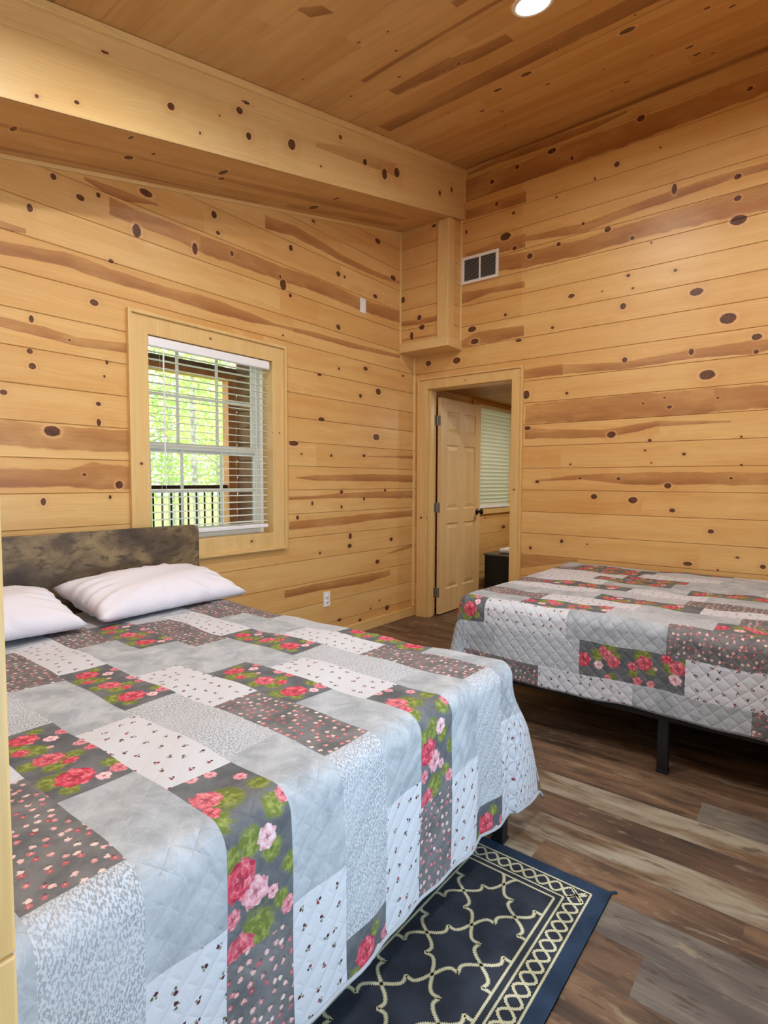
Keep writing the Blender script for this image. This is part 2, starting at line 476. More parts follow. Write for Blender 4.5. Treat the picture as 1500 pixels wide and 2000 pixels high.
# knots and heartwood bands of the boarded surfaces, in metres on each surface; the dark band high on the back wall also paints in shade
KN={'A':[(3.2,1.884,0.013,0.012),(3.189,2.039,0.011,0.017),(3.191,1.815,0.016,0.015),(3.315,1.675,0.015,0.012),(2.882,1.668,0.013,0.011),(2.882,1.571,0.011,0.019),(3.111,1.509,0.036,0.025),(2.962,1.295,0.01,0.008),(2.781,1.242,0.02,0.02),(3.16,1.16,0.012,0.018),(2.832,1.176,0.008,0.011),(2.891,2.19,0.021,0.016),(2.832,1.892,0.008,0.011),(2.847,1.817,0.006,0.008),(3.017,1.973,0.007,0.005),(3.181,2.561,0.013,0.019),(2.947,2.699,0.02,0.015),(2.594,2.861,0.036,0.019),(2.652,2.636,0.024,0.035),(2.289,2.656,0.018,0.033),(2.856,2.747,0.011,0.013),(2.797,2.429,0.014,0.011),(3.072,2.75,0.014,0.015),(2.152,2.906,0.019,0.022),(2.124,2.805,0.015,0.012),(1.52,2.909,0.019,0.021),(1.028,2.87,0.023,0.019),(0.575,2.815,0.027,0.017),(1.028,2.464,0.023,0.02),(1.527,2.578,0.015,0.014),(1.594,2.634,0.028,0.035),(0.543,3.278,0.034,0.021),(1.297,3.172,0.016,0.011),(0.328,3.036,0.037,0.022),(1.023,2.145,0.012,0.012),(0.7,2.196,0.026,0.017),(0.53,2.029,0.035,0.026),(0.764,1.966,0.019,0.017),(1.238,2.066,0.022,0.011),(1.217,1.734,0.033,0.015),(0.556,1.641,0.042,0.026),(1.501,1.537,0.045,0.018),(1.426,1.462,0.01,0.007),(1.111,1.463,0.012,0.012),(0.717,1.478,0.02,0.013),(0.177,2.215,0.016,0.009),(0.994,1.179,0.018,0.016),(0.716,1.119,0.013,0.017),(0.432,1.185,0.015,0.013),(1.318,1.098,0.011,0.015),(0.994,1.06,0.012,0.016),(0.89,0.818,0.019,0.025),(0.896,0.739,0.025,0.017),(0.341,0.749,0.023,0.018),(1.238,0.714,0.011,0.012),(0.537,0.569,0.028,0.018),(0.397,0.14,0.03,0.023),(1.019,0.151,0.024,0.012),(0.767,0.101,0.02,0.013),(0.506,0.223,0.011,0.009),(0.626,0.172,0.01,0.009),(1.469,0.998,0.015,0.015),(1.597,2.285,0.009,0.007),(2.022,2.713,0.012,0.016),(1.621,2.682,0.009,0.014),(0.957,2.867,0.012,0.012)],'B':[(0.772,3.738,0.019,0.016),(0.993,3.783,0.018,0.016),(1.28,3.806,0.033,0.019),(1.437,3.699,0.012,0.015),(1.766,3.543,0.018,0.018),(1.612,3.493,0.007,0.011),(1.324,3.448,0.008,0.008),(0.817,3.548,0.014,0.016),(0.969,3.431,0.013,0.012),(0.535,3.397,0.01,0.017),(0.9,3.264,0.045,0.029),(0.983,3.15,0.018,0.016),(1.115,3.057,0.022,0.02),(1.348,3.09,0.016,0.015),(1.533,3.192,0.011,0.011),(1.713,3.103,0.022,0.018),(1.885,2.997,0.014,0.014),(1.864,2.741,0.014,0.011),(1.92,3.803,0.024,0.021),(2.562,3.736,0.016,0.013),(2.052,3.559,0.006,0.007),(2.147,3.254,0.016,0.034),(2.514,3.216,0.02,0.016),(2.518,3.081,0.02,0.016),(2.526,2.942,0.045,0.029),(2.011,2.933,0.007,0.007),(1.456,2.679,0.024,0.015),(1.897,2.645,0.01,0.007),(2.169,2.709,0.013,0.01),(1.684,2.667,0.006,0.006),(1.834,2.531,0.021,0.022),(2.301,2.538,0.039,0.024),(1.312,2.465,0.012,0.012),(2.489,2.331,0.045,0.033),(1.031,2.409,0.027,0.012),(2.381,1.981,0.045,0.03),(1.106,1.966,0.026,0.033),(1.437,1.948,0.012,0.012),(2.65,2.188,0.027,0.019),(2.65,2.095,0.014,0.013),(2.282,2.146,0.015,0.021),(1.855,2.147,0.018,0.018),(2.158,1.786,0.016,0.011),(2.448,1.823,0.009,0.007),(2.127,1.852,0.01,0.005),(1.988,1.824,0.01,0.007),(1.776,1.614,0.029,0.023),(1.12,1.699,0.026,0.016),(2.039,1.562,0.013,0.011),(2.259,1.459,0.013,0.01),(2.011,1.491,0.01,0.007),(1.477,1.401,0.008,0.008),(2.054,1.403,0.007,0.005),(1.211,1.266,0.017,0.012),(1.554,1.294,0.012,0.008),(1.835,1.291,0.014,0.011),(2.164,1.241,0.023,0.018),(2.54,1.294,0.011,0.007),(1.661,1.156,0.023,0.019),(1.938,1.136,0.031,0.022),(2.198,1.071,0.019,0.014),(2.435,0.938,0.018,0.014),(1.421,0.802,0.012,0.016),(1.164,0.73,0.013,0.013),(2.304,0.708,0.028,0.014),(2.592,0.776,0.011,0.007),(2.732,0.729,0.016,0.013),(2.484,0.684,0.006,0.007),(1.62,0.792,0.006,0.006),(2.594,1.38,0.008,0.007),(2.588,1.562,0.008,0.007),(0.157,2.334,0.028,0.023),(0.453,2.323,0.036,0.027),(0.91,2.634,0.014,0.012),(0.628,2.461,0.035,0.022),(0.602,2.568,0.04,0.022)],'BM':[(2.815,0.164,0.019,0.017),(2.406,0.255,0.021,0.018),(2.345,0.138,0.018,0.019),(2.026,0.167,0.029,0.029),(2.654,0.08,0.006,0.007),(2.535,0.195,0.006,0.005),(3.415,0.039,0.008,0.008),(3.259,0.059,0.011,0.008),(1.599,0.308,0.015,0.013),(3.133,0.302,0.018,0.006),(2.364,0.308,0.028,0.008),(3.141,0.441,0.009,0.013),(0.215,0.216,0.016,0.02),(0.398,0.158,0.016,0.02),(1.349,0.204,0.022,0.02),(1.132,0.167,0.03,0.035),(0.985,0.206,0.032,0.032),(1.78,0.092,0.009,0.006)],'CH':[(0.028,2.869,0.022,0.027),(0.205,2.686,0.022,0.022),(0.233,2.599,0.027,0.022),(0.125,2.541,0.017,0.035),(0.351,3.421,0.021,0.013)],'CL':[(1.126,2.144,0.012,0.007),(0.719,2.134,0.01,0.006),(0.754,1.777,0.011,0.007),(1.271,2.097,0.01,0.006),(1.202,1.931,0.011,0.007),(1.06,1.709,0.013,0.008),(0.996,1.075,0.01,0.006),(1.148,0.888,0.019,0.012),(1.227,0.761,0.016,0.01),(1.347,1.064,0.026,0.016),(1.546,1.091,0.033,0.02),(1.584,0.855,0.016,0.01),(2.101,1.047,0.039,0.024),(2.169,1.163,0.009,0.006),(1.884,0.724,0.011,0.007),(2.126,0.632,0.011,0.007),(2.325,0.394,0.022,0.014),(2.31,0.531,0.022,0.013),(2.397,0.316,0.014,0.009),(2.567,-0.034,0.027,0.017),(1.932,0.415,0.017,0.011),(1.829,0.377,0.012,0.007),(2.256,-0.108,0.022,0.014),(2.453,0.897,0.017,0.011),(2.554,0.795,0.017,0.011),(1.143,0.53,0.012,0.007),(1.345,1.538,0.014,0.009),(1.25,1.539,0.012,0.007),(1.752,1.277,0.009,0.006),(1.771,1.199,0.012,0.007),(2.036,-0.028,0.025,0.015)],'SF':[(3.422,0.282,0.011,0.023),(2.993,0.46,0.009,0.019),(2.898,0.259,0.022,0.022),(2.82,0.357,0.008,0.016),(2.386,0.337,0.019,0.035),(2.34,0.26,0.018,0.019),(1.458,0.348,0.013,0.029),(1.471,0.144,0.034,0.035)]}
HT={'A':[[(0.228,2.671,2.77),(0.746,2.656,2.754),(1.294,2.668,2.775),(1.621,2.655,2.756),(2.221,2.644,2.757),(2.403,2.666,2.751),(2.65,2.663,2.749),(2.788,2.665,2.761)],[(0.246,3.006,3.037),(0.589,2.979,3.021),(0.993,2.974,3.028),(1.218,2.988,3.055),(1.505,2.995,3.073),(1.727,2.964,3.049)],[(0.24,2.364,2.395),(0.835,2.334,2.375),(1.296,2.331,2.373),(1.661,2.335,2.349),(1.864,2.311,2.375),(2.241,2.308,2.394),(2.497,2.319,2.377),(2.81,2.319,2.391),(3.014,2.336,2.404),(3.31,2.303,2.366)],[(2.73,1.961,2.014),(2.975,1.948,1.995),(3.137,1.962,2.014),(3.32,1.974,2.021)],[(2.721,1.422,1.54),(3.111,1.418,1.535),(3.335,1.427,1.545)],[(2.725,1.219,1.34),(2.913,1.22,1.363),(3.035,1.232,1.321),(3.341,1.234,1.32)],[(0.009,1.471,1.504),(0.376,1.473,1.49),(0.671,1.471,1.475)],[(0.015,1.256,1.323),(0.589,1.265,1.326),(1.263,1.268,1.31),(1.472,1.286,1.293)],[(0.014,1.108,1.18),(1.012,1.13,1.171),(1.264,1.132,1.155),(1.543,1.127,1.153)],[(0.02,0.94,0.993),(0.587,0.932,0.994),(1.012,0.914,0.979),(1.545,0.912,0.972)],[(0.016,0.646,0.685),(0.355,0.622,0.631)],[(0.369,0.426,0.472),(0.761,0.404,0.477),(1.266,0.425,0.481),(1.578,0.421,0.477)],[(3.212,2.433,2.457),(3.307,2.412,2.459)],[(2.55,2.814,2.828),(2.753,2.758,2.822),(2.924,2.794,2.812)]],'B':[[(0.536,3.631,3.835),(0.994,3.639,3.807),(1.369,3.653,3.82),(1.916,3.652,3.809),(2.154,3.662,3.807),(2.655,3.678,3.814)],[(0.559,3.861,3.882),(0.834,3.869,3.922),(1.057,3.856,3.912),(1.286,3.849,3.918),(1.558,3.847,3.898),(1.809,3.877,3.894)],[(0.543,3.493,3.583),(1.063,3.487,3.575)],[(0.548,3.193,3.219),(0.86,3.143,3.242),(1.07,3.136,3.24)],[(1.074,3.179,3.219),(1.549,3.124,3.195),(1.93,3.174,3.231),(2.052,3.177,3.242),(2.491,3.21,3.262),(2.673,3.207,3.251)],[(0.848,2.997,3.113),(1.124,2.971,3.099),(1.552,2.963,3.083),(1.934,2.983,3.107),(2.679,2.967,3.133)],[(0.487,2.796,2.896),(0.776,2.838,2.88),(1.067,2.82,2.872)],[(0.492,2.428,2.485),(0.657,2.426,2.538),(1.07,2.439,2.521)],[(1.098,2.094,2.163),(1.323,2.097,2.176),(1.846,2.078,2.133),(2.283,2.101,2.16),(2.622,2.083,2.17),(2.711,2.099,2.163)],[(1.104,1.733,1.889),(1.793,1.721,1.896),(2.722,1.735,1.886)],[(1.107,1.613,1.696),(1.724,1.594,1.651),(1.914,1.622,1.677),(2.083,1.656,1.696),(2.514,1.659,1.669)],[(1.215,1.27,1.282),(1.554,1.283,1.322),(1.923,1.246,1.335),(2.459,1.25,1.335),(2.74,1.252,1.33)],[(1.096,0.555,0.674),(1.529,0.651,0.678)]],'BM':[[(0.985,0.177,0.266),(1.138,0.184,0.264),(1.549,0.186,0.265),(1.811,0.198,0.228)]],'CH':[[(0.018,2.643,2.679),(0.206,2.625,2.673),(0.395,2.623,2.674)],[(0.03,2.511,2.525),(0.397,2.503,2.52)]],'CL':[[(0.604,1.19,1.328),(1.015,1.181,1.344),(1.564,1.174,1.342),(1.917,1.194,1.35),(2.131,1.159,1.355),(3.7,1.159,1.355)],[(0.941,1.548,1.845),(1.372,1.504,1.618),(1.652,1.448,1.581)],[(1.109,2.472,2.57),(1.2,2.405,2.494)]],'SF':[[(0.564,0.25,0.312),(1.147,0.224,0.342),(1.834,0.223,0.293),(2.315,0.239,0.282)],[(0.478,0.089,0.193),(1.015,0.076,0.164),(1.661,0.064,0.127)]]}

# ------------------------------------------------------------------ mesh helpers
def tag(o, label=None, cat=None, group=None, kind=None):
    if label: o['label'] = label
    if cat: o['category'] = cat
    if group: o['group'] = group
    if kind: o['kind'] = kind
    return o

def thing(name, label, cat, loc=(0, 0, 0), group=None):
    o = bpy.data.objects.new(name, None)
    COL.objects.link(o)
    o.empty_display_size = 0.1
    o.location = loc
    return tag(o, label, cat, group)

class MB:
    """collects shapes of one part; coordinates are world unless a parent is given with an offset"""
    def __init__(self):
        self.v = []; self.f = []; self.mi = []; self.sm = []
    def add(self, vs, fs, mi=0, smooth=False):
        b = len(self.v)
        self.v += [tuple(p) for p in vs]
        self.f += [tuple(i + b for i in f) for f in fs]
        self.mi += [mi] * len(fs); self.sm += [smooth] * len(fs)
        return self
    def box(self, x0, x1, y0, y1, z0, z1, mi=0):
        vs = [(x0, y0, z0), (x1, y0, z0), (x1, y1, z0), (x0, y1, z0), (x0, y0, z1), (x1, y0, z1), (x1, y1, z1), (x0, y1, z1)]
        return self.add(vs, [(3, 2, 1, 0), (4, 5, 6, 7), (0, 1, 5, 4), (1, 2, 6, 5), (2, 3, 7, 6), (3, 0, 4, 7)], mi)
    def prism(self, poly, axis, a, b, mi=0):
        """polygon in the two other axes, swept along axis"""
        n = len(poly); vs = []
        for c in (a, b):
            for p in poly:
                if axis == 'x': vs.append((c, p[0], p[1]))
                elif axis == 'y': vs.append((p[0], c, p[1]))
                else: vs.append((p[0], p[1], c))
        fs = [tuple(range(n - 1, -1, -1)), tuple(range(n, 2 * n))]
        fs += [(i, (i + 1) % n, n + (i + 1) % n, n + i) for i in range(n)]
        return self.add(vs, fs, mi)
    def tube(self, pts, rad, seg=10, mi=0, cap=True):
        pts = [Vector(p) for p in pts]
        if not hasattr(rad, '__len__'): rad = [rad] * len(pts)
        vs = []; fs = []
        prev = None
        for i, p in enumerate(pts):
            d = (pts[min(i + 1, len(pts) - 1)] - pts[max(i - 1, 0)]).normalized()
            ref = Vector((0, 0, 1)) if abs(d.z) < 0.9 else Vector((1, 0, 0))
            if prev is not None:
                x = (prev - d * prev.dot(d)).normalized()
            else:
                x = d.cross(ref).normalized()
            prev = x
            y = d.cross(x)
            for k in range(seg):
                a = 2 * math.pi * k / seg
                vs.append(p + (x * math.cos(a) + y * math.sin(a)) * rad[i])
        for i in range(len(pts) - 1):
            for k in range(seg):
                fs.append((i * seg + k, i * seg + (k + 1) % seg, (i + 1) * seg + (k + 1) % seg, (i + 1) * seg + k))
        self.add(vs, fs, mi, True)
        if cap:
            n = len(pts)
            self.add(vs[:seg], [tuple(range(seg - 1, -1, -1))], mi)
            self.add(vs[(n - 1) * seg:], [tuple(range(seg))], mi)
        return self
    def lathe(self, prof, origin, axis, seg=32, mi=0):
        """profile of (radius, height) turned about axis through origin"""
        o = Vector(origin); a = Vector(axis).normalized()
        x = a.cross(Vector((0, 0, 1)) if abs(a.z) < 0.9 else Vector((1, 0, 0))).normalized(); y = a.cross(x)
        vs = []; fs = []
        for r, h in prof:
            for k in range(seg):
                t = 2 * math.pi * k / seg
                vs.append(o + a * h + (x * math.cos(t) + y * math.sin(t)) * r)
        for i in range(len(prof) - 1):
            for k in range(seg):
                fs.append((i * seg + k, i * seg + (k + 1) % seg, (i + 1) * seg + (k + 1) % seg, (i + 1) * seg + k))
        return self.add(vs, fs, mi, True)
    def build(self, name, mats, parent=None, bevel=0.0, seg=2):
        me = bpy.data.meshes.new(name)
        me.from_pydata(self.v, [], self.f)
        for m in (mats if isinstance(mats, (list, tuple)) else [mats]): me.materials.append(m)
        me.polygons.foreach_set('material_index', self.mi)
        me.polygons.foreach_set('use_smooth', self.sm)
        # box-projected UV in metres with a long axis as u, so board materials work on every part
        uvl = me.uv_layers.new(name='UVMap'); hvl = me.uv_layers.new(name='hv'); knl = me.uv_layers.new(name='kn')
        lo = np.array(self.v).min(0); hi = np.array(self.v).max(0); ext = hi - lo
        long_ax = int(np.argmax(ext))
        rng = random.Random(name + str(len(self.v)) + str(round(float(lo.sum()), 3)))
        seedv = rng.random(); tintv = rng.uniform(0.2, 0.8)
        uv = []
        for p in me.polygons:
            nrm = p.normal; k = int(np.argmax([abs(c) for c in nrm]))
            ax = [i for i in range(3) if i != k]
            if long_ax in ax:
                a = long_ax; b = [i for i in ax if i != a][0]
            else:
                a, b = ax
            for vi in p.vertices:
                co = me.vertices[vi].co
                uv += [co[a], co[b]]
        uvl.data.foreach_set('uv', uv)
        n = len(me.loops)
        hvl.data.foreach_set('uv', [9.0, 0.0] * n)
        knl.data.foreach_set('uv', [9.0, 9.0] * n)
        bd = me.attributes.new('bd', 'FLOAT_VECTOR', 'CORNER')
        bd.data.foreach_set('vector', [tintv, seedv, 0.0] * n)
        o = bpy.data.objects.new(name, me)
        COL.objects.link(o)
        if parent is not None:
            o.parent = parent
            o.matrix_parent_inverse = Matrix.Translation(-Vector(parent_origin(parent)))
        if bevel > 0:
            bv = o.modifiers.new('bevel', 'BEVEL'); bv.width = bevel; bv.segments = seg; bv.limit_method = 'ANGLE'
            bv.angle_limit = R(40)
        me.validate(); me.update()
        return o

def parent_origin(o):
    w = Vector((0, 0, 0)); chain = []
    while o is not None:
        chain.append(o); o = o.parent
    for c in reversed(chain):
        w = w + c.matrix_parent_inverse.translation + Vector(c.location) if c.parent is not None else Vector(c.location)
    return w

def mark_wood(o, pts):
    """give the mesh of o some knots: list of (point, radius) in world space"""
    me = o.data
    kn = me.uv_layers['kn'].data
    for p in me.polygons:
        c = p.center
        best = min(pts, key=lambda q: (Vector(q[0]) - c).length)
        k = int(np.argmax([abs(x) for x in p.normal])); ax = [i for i in range(3) if i != k]
        for li, vi in zip(p.loop_indices, p.vertices):
            co = me.vertices[vi].co
            kn[li].uv = ((co[ax[0]] - best[0][ax[0]]) / best[1], (co[ax[1]] - best[0][ax[1]]) / (best[1] * 0.8))

def boards(name, origin, ud, vd, nd, ulen, v0, v1, pitch, mat, knots=(), hearts=(), holes=(), clip=None,
           cuts=None, step=0.025, seed=1, groove=0.004, rand_heart=0.0, rand_knot=0.0, tints=None, zshift=0.0, rows=6,
           seam=0.35, hstr=0.9):
    """a boarded surface, one mesh: every board a raised strip with V joints.  (u, v) are metres on the plane."""
    origin = np.array(origin, float); ud = np.array(ud, float); vd = np.array(vd, float); nd = np.array(nd, float)
    rng = random.Random(seed)
    ucol = list(np.arange(0, ulen + 1e-6, step))
    if ulen - ucol[-1] > 1e-4: ucol.append(ulen)
    V = []; Fc = []; UV = []; HV = []; KN = []; BD = []
    hearts = [sorted(h) for h in hearts]
    knots = list(knots)
    k0 = int(math.floor((v0 - zshift) / pitch)); k1 = int(math.ceil((v1 - zshift) / pitch))
    for k in range(k0, k1):
        vb = zshift + k * pitch; vt = vb + pitch
        g = 0.0032
        levels = [(vb, -groove), (vb + g, 0.0)]
        for i in range(1, rows): levels.append((vb + g + (pitch - 2 * g) * i / rows, 0.0))
        levels += [(vt - g, 0.0), (vt, -groove)]
        # boards along the row
        cl = [c for (kk, c) in (cuts or []) if kk == k]
        u = rng.uniform(0.6, 2.6)
        auto = []
        while u < ulen and not cl:
            auto.append(u); u += rng.uniform(2.2, 3.6)
        cl = sorted(cl + auto)
        cl = [min(ucol, key=lambda x: abs(x - c)) for c in cl]
        # hearts that belong to this row
        hh = []
        for h in hearts:
            vm = sum((a + b) / 2 for _, a, b in h) / len(h)
            if vb <= vm < vt: hh.append(h)
        rkn = [q for q in knots if vb - 0.05 < q[1] < vt + 0.05]
        n_auto = int(ulen * rand_knot)
        for _ in range(n_auto):
            r_ = rng.choice([0.006, 0.008, 0.010, 0.014])
            rkn.append((rng.uniform(0, ulen), rng.uniform(vb + 0.02, vt - 0.02), r_ * rng.uniform(1, 1.5), r_))
        segs = [0.0] + cl + [ulen + 1]
        props = []
        for i in range(len(segs) - 1):
            t_ = rng.random() if tints is None else tints(k, 0.5 * (segs[i] + min(segs[i + 1], ulen)), rng)
            rh = None
            if rng.random() < rand_heart:
                c0 = rng.uniform(vb + 0.3 * pitch, vt - 0.3 * pitch); w0 = rng.uniform(0.10, 0.40) * pitch
                ph = rng.uniform(0, 6)
                rh = (c0, w0, ph, rng.uniform(0.5, 0.9))
            props.append((t_, rng.random(), rh))
        base = len(V)
        nl = len(levels)
        for uu in ucol:
            for (vv, dn) in levels:
                v_ = min(max(vv, v0), v1)
                V.append(origin + ud * uu + vd * v_ + nd * dn)
        if clip is not None:
            for i in range(base, len(V)): V[i] = np.array(clip(V[i]))
        def interp(h, uu):
            if uu <= h[0][0]: return h[0][1], h[0][2]
            for a, b in zip(h, h[1:]):
                if uu <= b[0]:
                    t_ = (uu - a[0]) / max(1e-6, b[0] - a[0])
                    return a[1] + (b[1] - a[1]) * t_, a[2] + (b[2] - a[2]) * t_
            return h[-1][1], h[-1][2]
        flip = np.dot(np.cross(ud, vd), nd) < 0
        for i in range(len(ucol) - 1):
            ua, ub = ucol[i], ucol[i + 1]; um = 0.5 * (ua + ub)
            si = 0
            while si < len(segs) - 2 and um > segs[si + 1]: si += 1
            tn, sdv, rh = props[si]
            near_cut = any(abs(c - ua) < 1e-6 for c in cl)
            # heart functions
            hs = [h for h in hh if h[0][0] - 0.0125 <= um <= h[-1][0] + 0.0125]
            kcol = [q for q in rkn if abs(q[0] - um) < max(0.16, 4 * q[2])]
            for j in range(nl - 1):
                va, vb2 = levels[j][0], levels[j + 1][0]; vm = 0.5 * (va + vb2)
                if va >= v1 - 1e-6 or vb2 <= v0 + 1e-6: continue
                if any(h[0] < um < h[1] and h[2] < vm < h[3] for h in holes): continue
                q = (base + i * nl + j, base + (i + 1) * nl + j, base + (i + 1) * nl + j + 1, base + i * nl + j + 1)
                cs = [(ua, va), (ub, va), (ub, vb2), (ua, vb2)]
                if flip: q = q[::-1]; cs = cs[::-1]
                best = None
                if hs:
                    best = min(hs, key=lambda h: abs(sum(interp(h, um)) / 2 - vm) / max(0.004, (interp(h, um)[1] - interp(h, um)[0])))
                kb = None
                if kcol:
                    kb = min(kcol, key=lambda q_: ((q_[0] - um) / q_[2]) ** 2 + ((q_[1] - vm) / q_[3]) ** 2)
                dark = 1.0 if (j == 0 or j == nl - 2) else 0.0
                Fc.append(q)
                for (cu, cv) in cs:
                    UV += [cu, cv]
                    if best is not None:
                        lo, hi = interp(best, cu)
                        HV += [(cv - (lo + hi) / 2) / max(0.004, (hi - lo) / 2), hstr(best) if callable(hstr) else hstr]
                    elif rh is not None:
                        c_ = rh[0] + 0.018 * math.sin(cu * 2.1 + rh[2]); w_ = rh[1] * (0.65 + 0.35 * math.sin(cu * 1.3 + rh[2] * 2))
                        HV += [(cv - c_) / max(0.004, w_), rh[3]]
                    else:
                        HV += [9.0, 0.0]
                    if kb is not None: KN += [(cu - kb[0]) / kb[2], (cv - kb[1]) / kb[3]]
                    else: KN += [9.0, 9.0]
                    BD += [tn, sdv, max(dark, 0.0) * seam * 2]
    me = bpy.data.meshes.new(name)
    V = np.array(V)
    me.from_pydata(V.tolist(), [], Fc)
    me.materials.append(mat)
    for nm, dat in (('UVMap', UV), ('hv', HV), ('kn', KN)):
        l = me.uv_layers.new(name=nm); l.data.foreach_set('uv', dat)
    at = me.attributes.new('bd', 'FLOAT_VECTOR', 'CORNER'); at.data.foreach_set('vector', BD)
    o = bpy.data.objects.new(name, me)
    COL.objects.link(o)
    me.update()
    return o

# ------------------------------------------------------------------ the shell
PZ = 0.14939          # height of the first wall joint; boards are 175 mm
ZS = PZ
# wall_left: window wall, x = 0, u runs towards the camera
def clip_under(fn):
    def f(p):
        z = fn(p)
        return (p[0], p[1], min(p[2], z))
    return f

WIN = (1.708, 2.607, 0.905, 2.085)   # (-y) range and z range of window opening
def tintA(k, u, rng): return rng.uniform(0.30, 0.95)
o = boards('wall_left', (0, 0, 0), (0, -1, 0), (0, 0, 1), (1, 0, 0), 4.11, 0.0, 3.72, 0.175, M['wall'], KN['A'], HT['A'],
           holes=[(WIN[0] - 0.03, WIN[1] + 0.03, WIN[2] - 0.03, WIN[3] + 0.03)], clip=clip_under(lambda p: 3.5 + SL * p[1] + 0.03),
           cuts=[(14, 2.25), (15, 1.0), (15, 2.23), (16, 0.975), (13, 1.25), (12, 1.5), (13, 1.62), (2, 0.15), (3, 0.35), (5, 0.2)], zshift=ZS, seed=11, tints=tintA)
tag(o, kind='structure')
tag(MB().box(-0.14, -0.012, -4.11, -WIN[1] - 0.013, -0.1, 3.0).box(-0.14, -0.012, -WIN[0] + 0.013, 1.09, -0.1, 3.9).box(-0.14, -0.012, -WIN[1] - 0.013, -WIN[0] + 0.013, -0.1, WIN[2] - 0.013)
    .box(-0.14, -0.012, 2.11, 3.2, -0.1, 3.9).box(-0.14, -0.012, 1.09, 2.11, -0.1, 0.93).box(-0.14, -0.012, 1.09, 2.11, 2.12, 3.9)
    .box(-0.14, -0.012, -WIN[1] - 0.013, -WIN[0] + 0.013, WIN[3] + 0.05, 3.5).build('wall_left_core', M['brown_board']), kind='structure')
# wall_back with the door opening, y = 0
DO = (0.158, 0.985, 2.10)
o = boards('wall_back', (0, 0, 0), (1, 0, 0), (0, 0, 1), (0, -1, 0), 3.75, 0.0, 3.93, 0.175, M['wall'], KN['B'], HT['B'], hstr=lambda h: 0.42 if (h[0][0] > 1.05 and 1.78 < h[0][1] < 1.95) else 0.88,
           holes=[(DO[0] - 0.02, DO[1] + 0.02, -1, DO[2] + 0.02)], cuts=[(19, 1.05), (18, 1.05), (17, 1.05), (16, 1.05), (15, 1.05), (14, 1.05), (13, 2.3), (20, 2.9), (7, 1.4), (10, 3.2)],
           zshift=ZS, seed=5, tints=lambda k, u, rng: rng.uniform(0.05, 0.65) if u > 1 else rng.uniform(0.6, 1.0))
tag(o, kind='structure')
tag(MB().box(-0.012, DO[0], 0.012, 0.118, -0.02, 3.95).box(DO[1], 3.75, 0.012, 0.118, -0.02, 3.95).box(DO[0], DO[1], 0.012, 0.118, DO[2], 3.95)
    .build('wall_back_core', M['trim']), kind='structure')
# near wall beside the bed and its return beside the camera
PX, PY = 2.471, -4.113
o = boards('wall_front', (0, PY, 0), (1, 0, 0), (0, 0, 1), (0, 1, 0), PX, 0.0, 3.0, 0.175, M['wall'], rand_knot=1.6, rand_heart=0.4, zshift=ZS, seed=21)
tag(o, kind='structure')
o = boards('wall_front_return', (PX, PY, 0), (0, -1, 0), (0, 0, 1), (1, 0, 0), 1.5, 0.0, 3.0, 0.175, M['wall'], rand_knot=1.2, rand_heart=0.3, zshift=ZS, seed=22)
tag(o, kind='structure')
# right wall with an assumed patio window, end wall behind the camera
RX = 3.75; BY = -5.6
RW = (2.45, 3.95, 0.28, 2.15)
o = boards('wall_right', (RX, 0, 0), (0, -1, 0), (0, 0, 1), (-1, 0, 0), -BY, 0.0, 3.9, 0.175, M['wall'], rand_knot=1.6, rand_heart=0.4,
           holes=[(RW[0], RW[1], RW[2], RW[3])], clip=clip_under(lambda p: ceil_z(p[1]) + 0.02), zshift=ZS, seed=23, step=0.05)
tag(o, kind='structure')
o = boards('wall_rear', (PX, BY, 0), (1, 0, 0), (0, 0, 1), (0, 1, 0), RX - PX, 0.0, 2.68, 0.175, M['wall'], rand_knot=1.2, rand_heart=0.3, zshift=ZS, seed=24, step=0.05)
tag(o, kind='structure')
# window_2_assumed: assumed patio window, out of view, added to let in cool daylight
mb = MB()
y0, y1, z0, z1 = -RW[1], -RW[0], RW[2], RW[3]
x0, x1 = RX - 0.02, RX + 0.12
mb.box(x0, x1, y0 - 0.02, y0 + 0.05, z0 - 0.03, z1 + 0.03).box(x0, x1, y1 - 0.05, y1 + 0.02, z0 - 0.03, z1 + 0.03)
mb.box(x0, x1, y0 + 0.05, y1 - 0.05, z0 - 0.03, z0 + 0.05).box(x0, x1, y0 + 0.05, y1 - 0.05, z1 - 0.05, z1 + 0.03)
mb.box(x0 + 0.04, x1 - 0.04, (y0 + y1) / 2 - 0.02, (y0 + y1) / 2 + 0.02, z0 + 0.05, z1 - 0.05)
o = tag(mb.build('window_2_assumed', M['white_vinyl']), kind='structure')
MB().box(RX + 0.04, RX + 0.044, y0 + 0.04, y1 - 0.04, z0 + 0.04, z1 - 0.04).build('pane', M['glass'], o)

# ceiling: boards run along x, slope rises to the back wall
CS = math.sqrt(1 + SL * SL)
slope_v = np.array((0, -1, -SL)) / CS
nrm = np.array((0, SL, -1)) / CS
o = boards('ceiling', (0, 0, 3.915), (1, 0, 0), slope_v, nrm, RX, 0.0, 5.76, 0.152, M['ceil'], KN['CL'], HT['CL'], hstr=0.9, zshift=0.119, seed=31,
           groove=0.0025, step=0.03, rows=5, rand_heart=0.18, tints=lambda k, u, rng: rng.random(), seam=0.12,
           cuts=[(3, 0.9), (5, 1.2), (9, 0.7), (10, 1.5), (11, 0.9), (12, 1.6), (13, 1.1)])
tag(o, kind='structure')
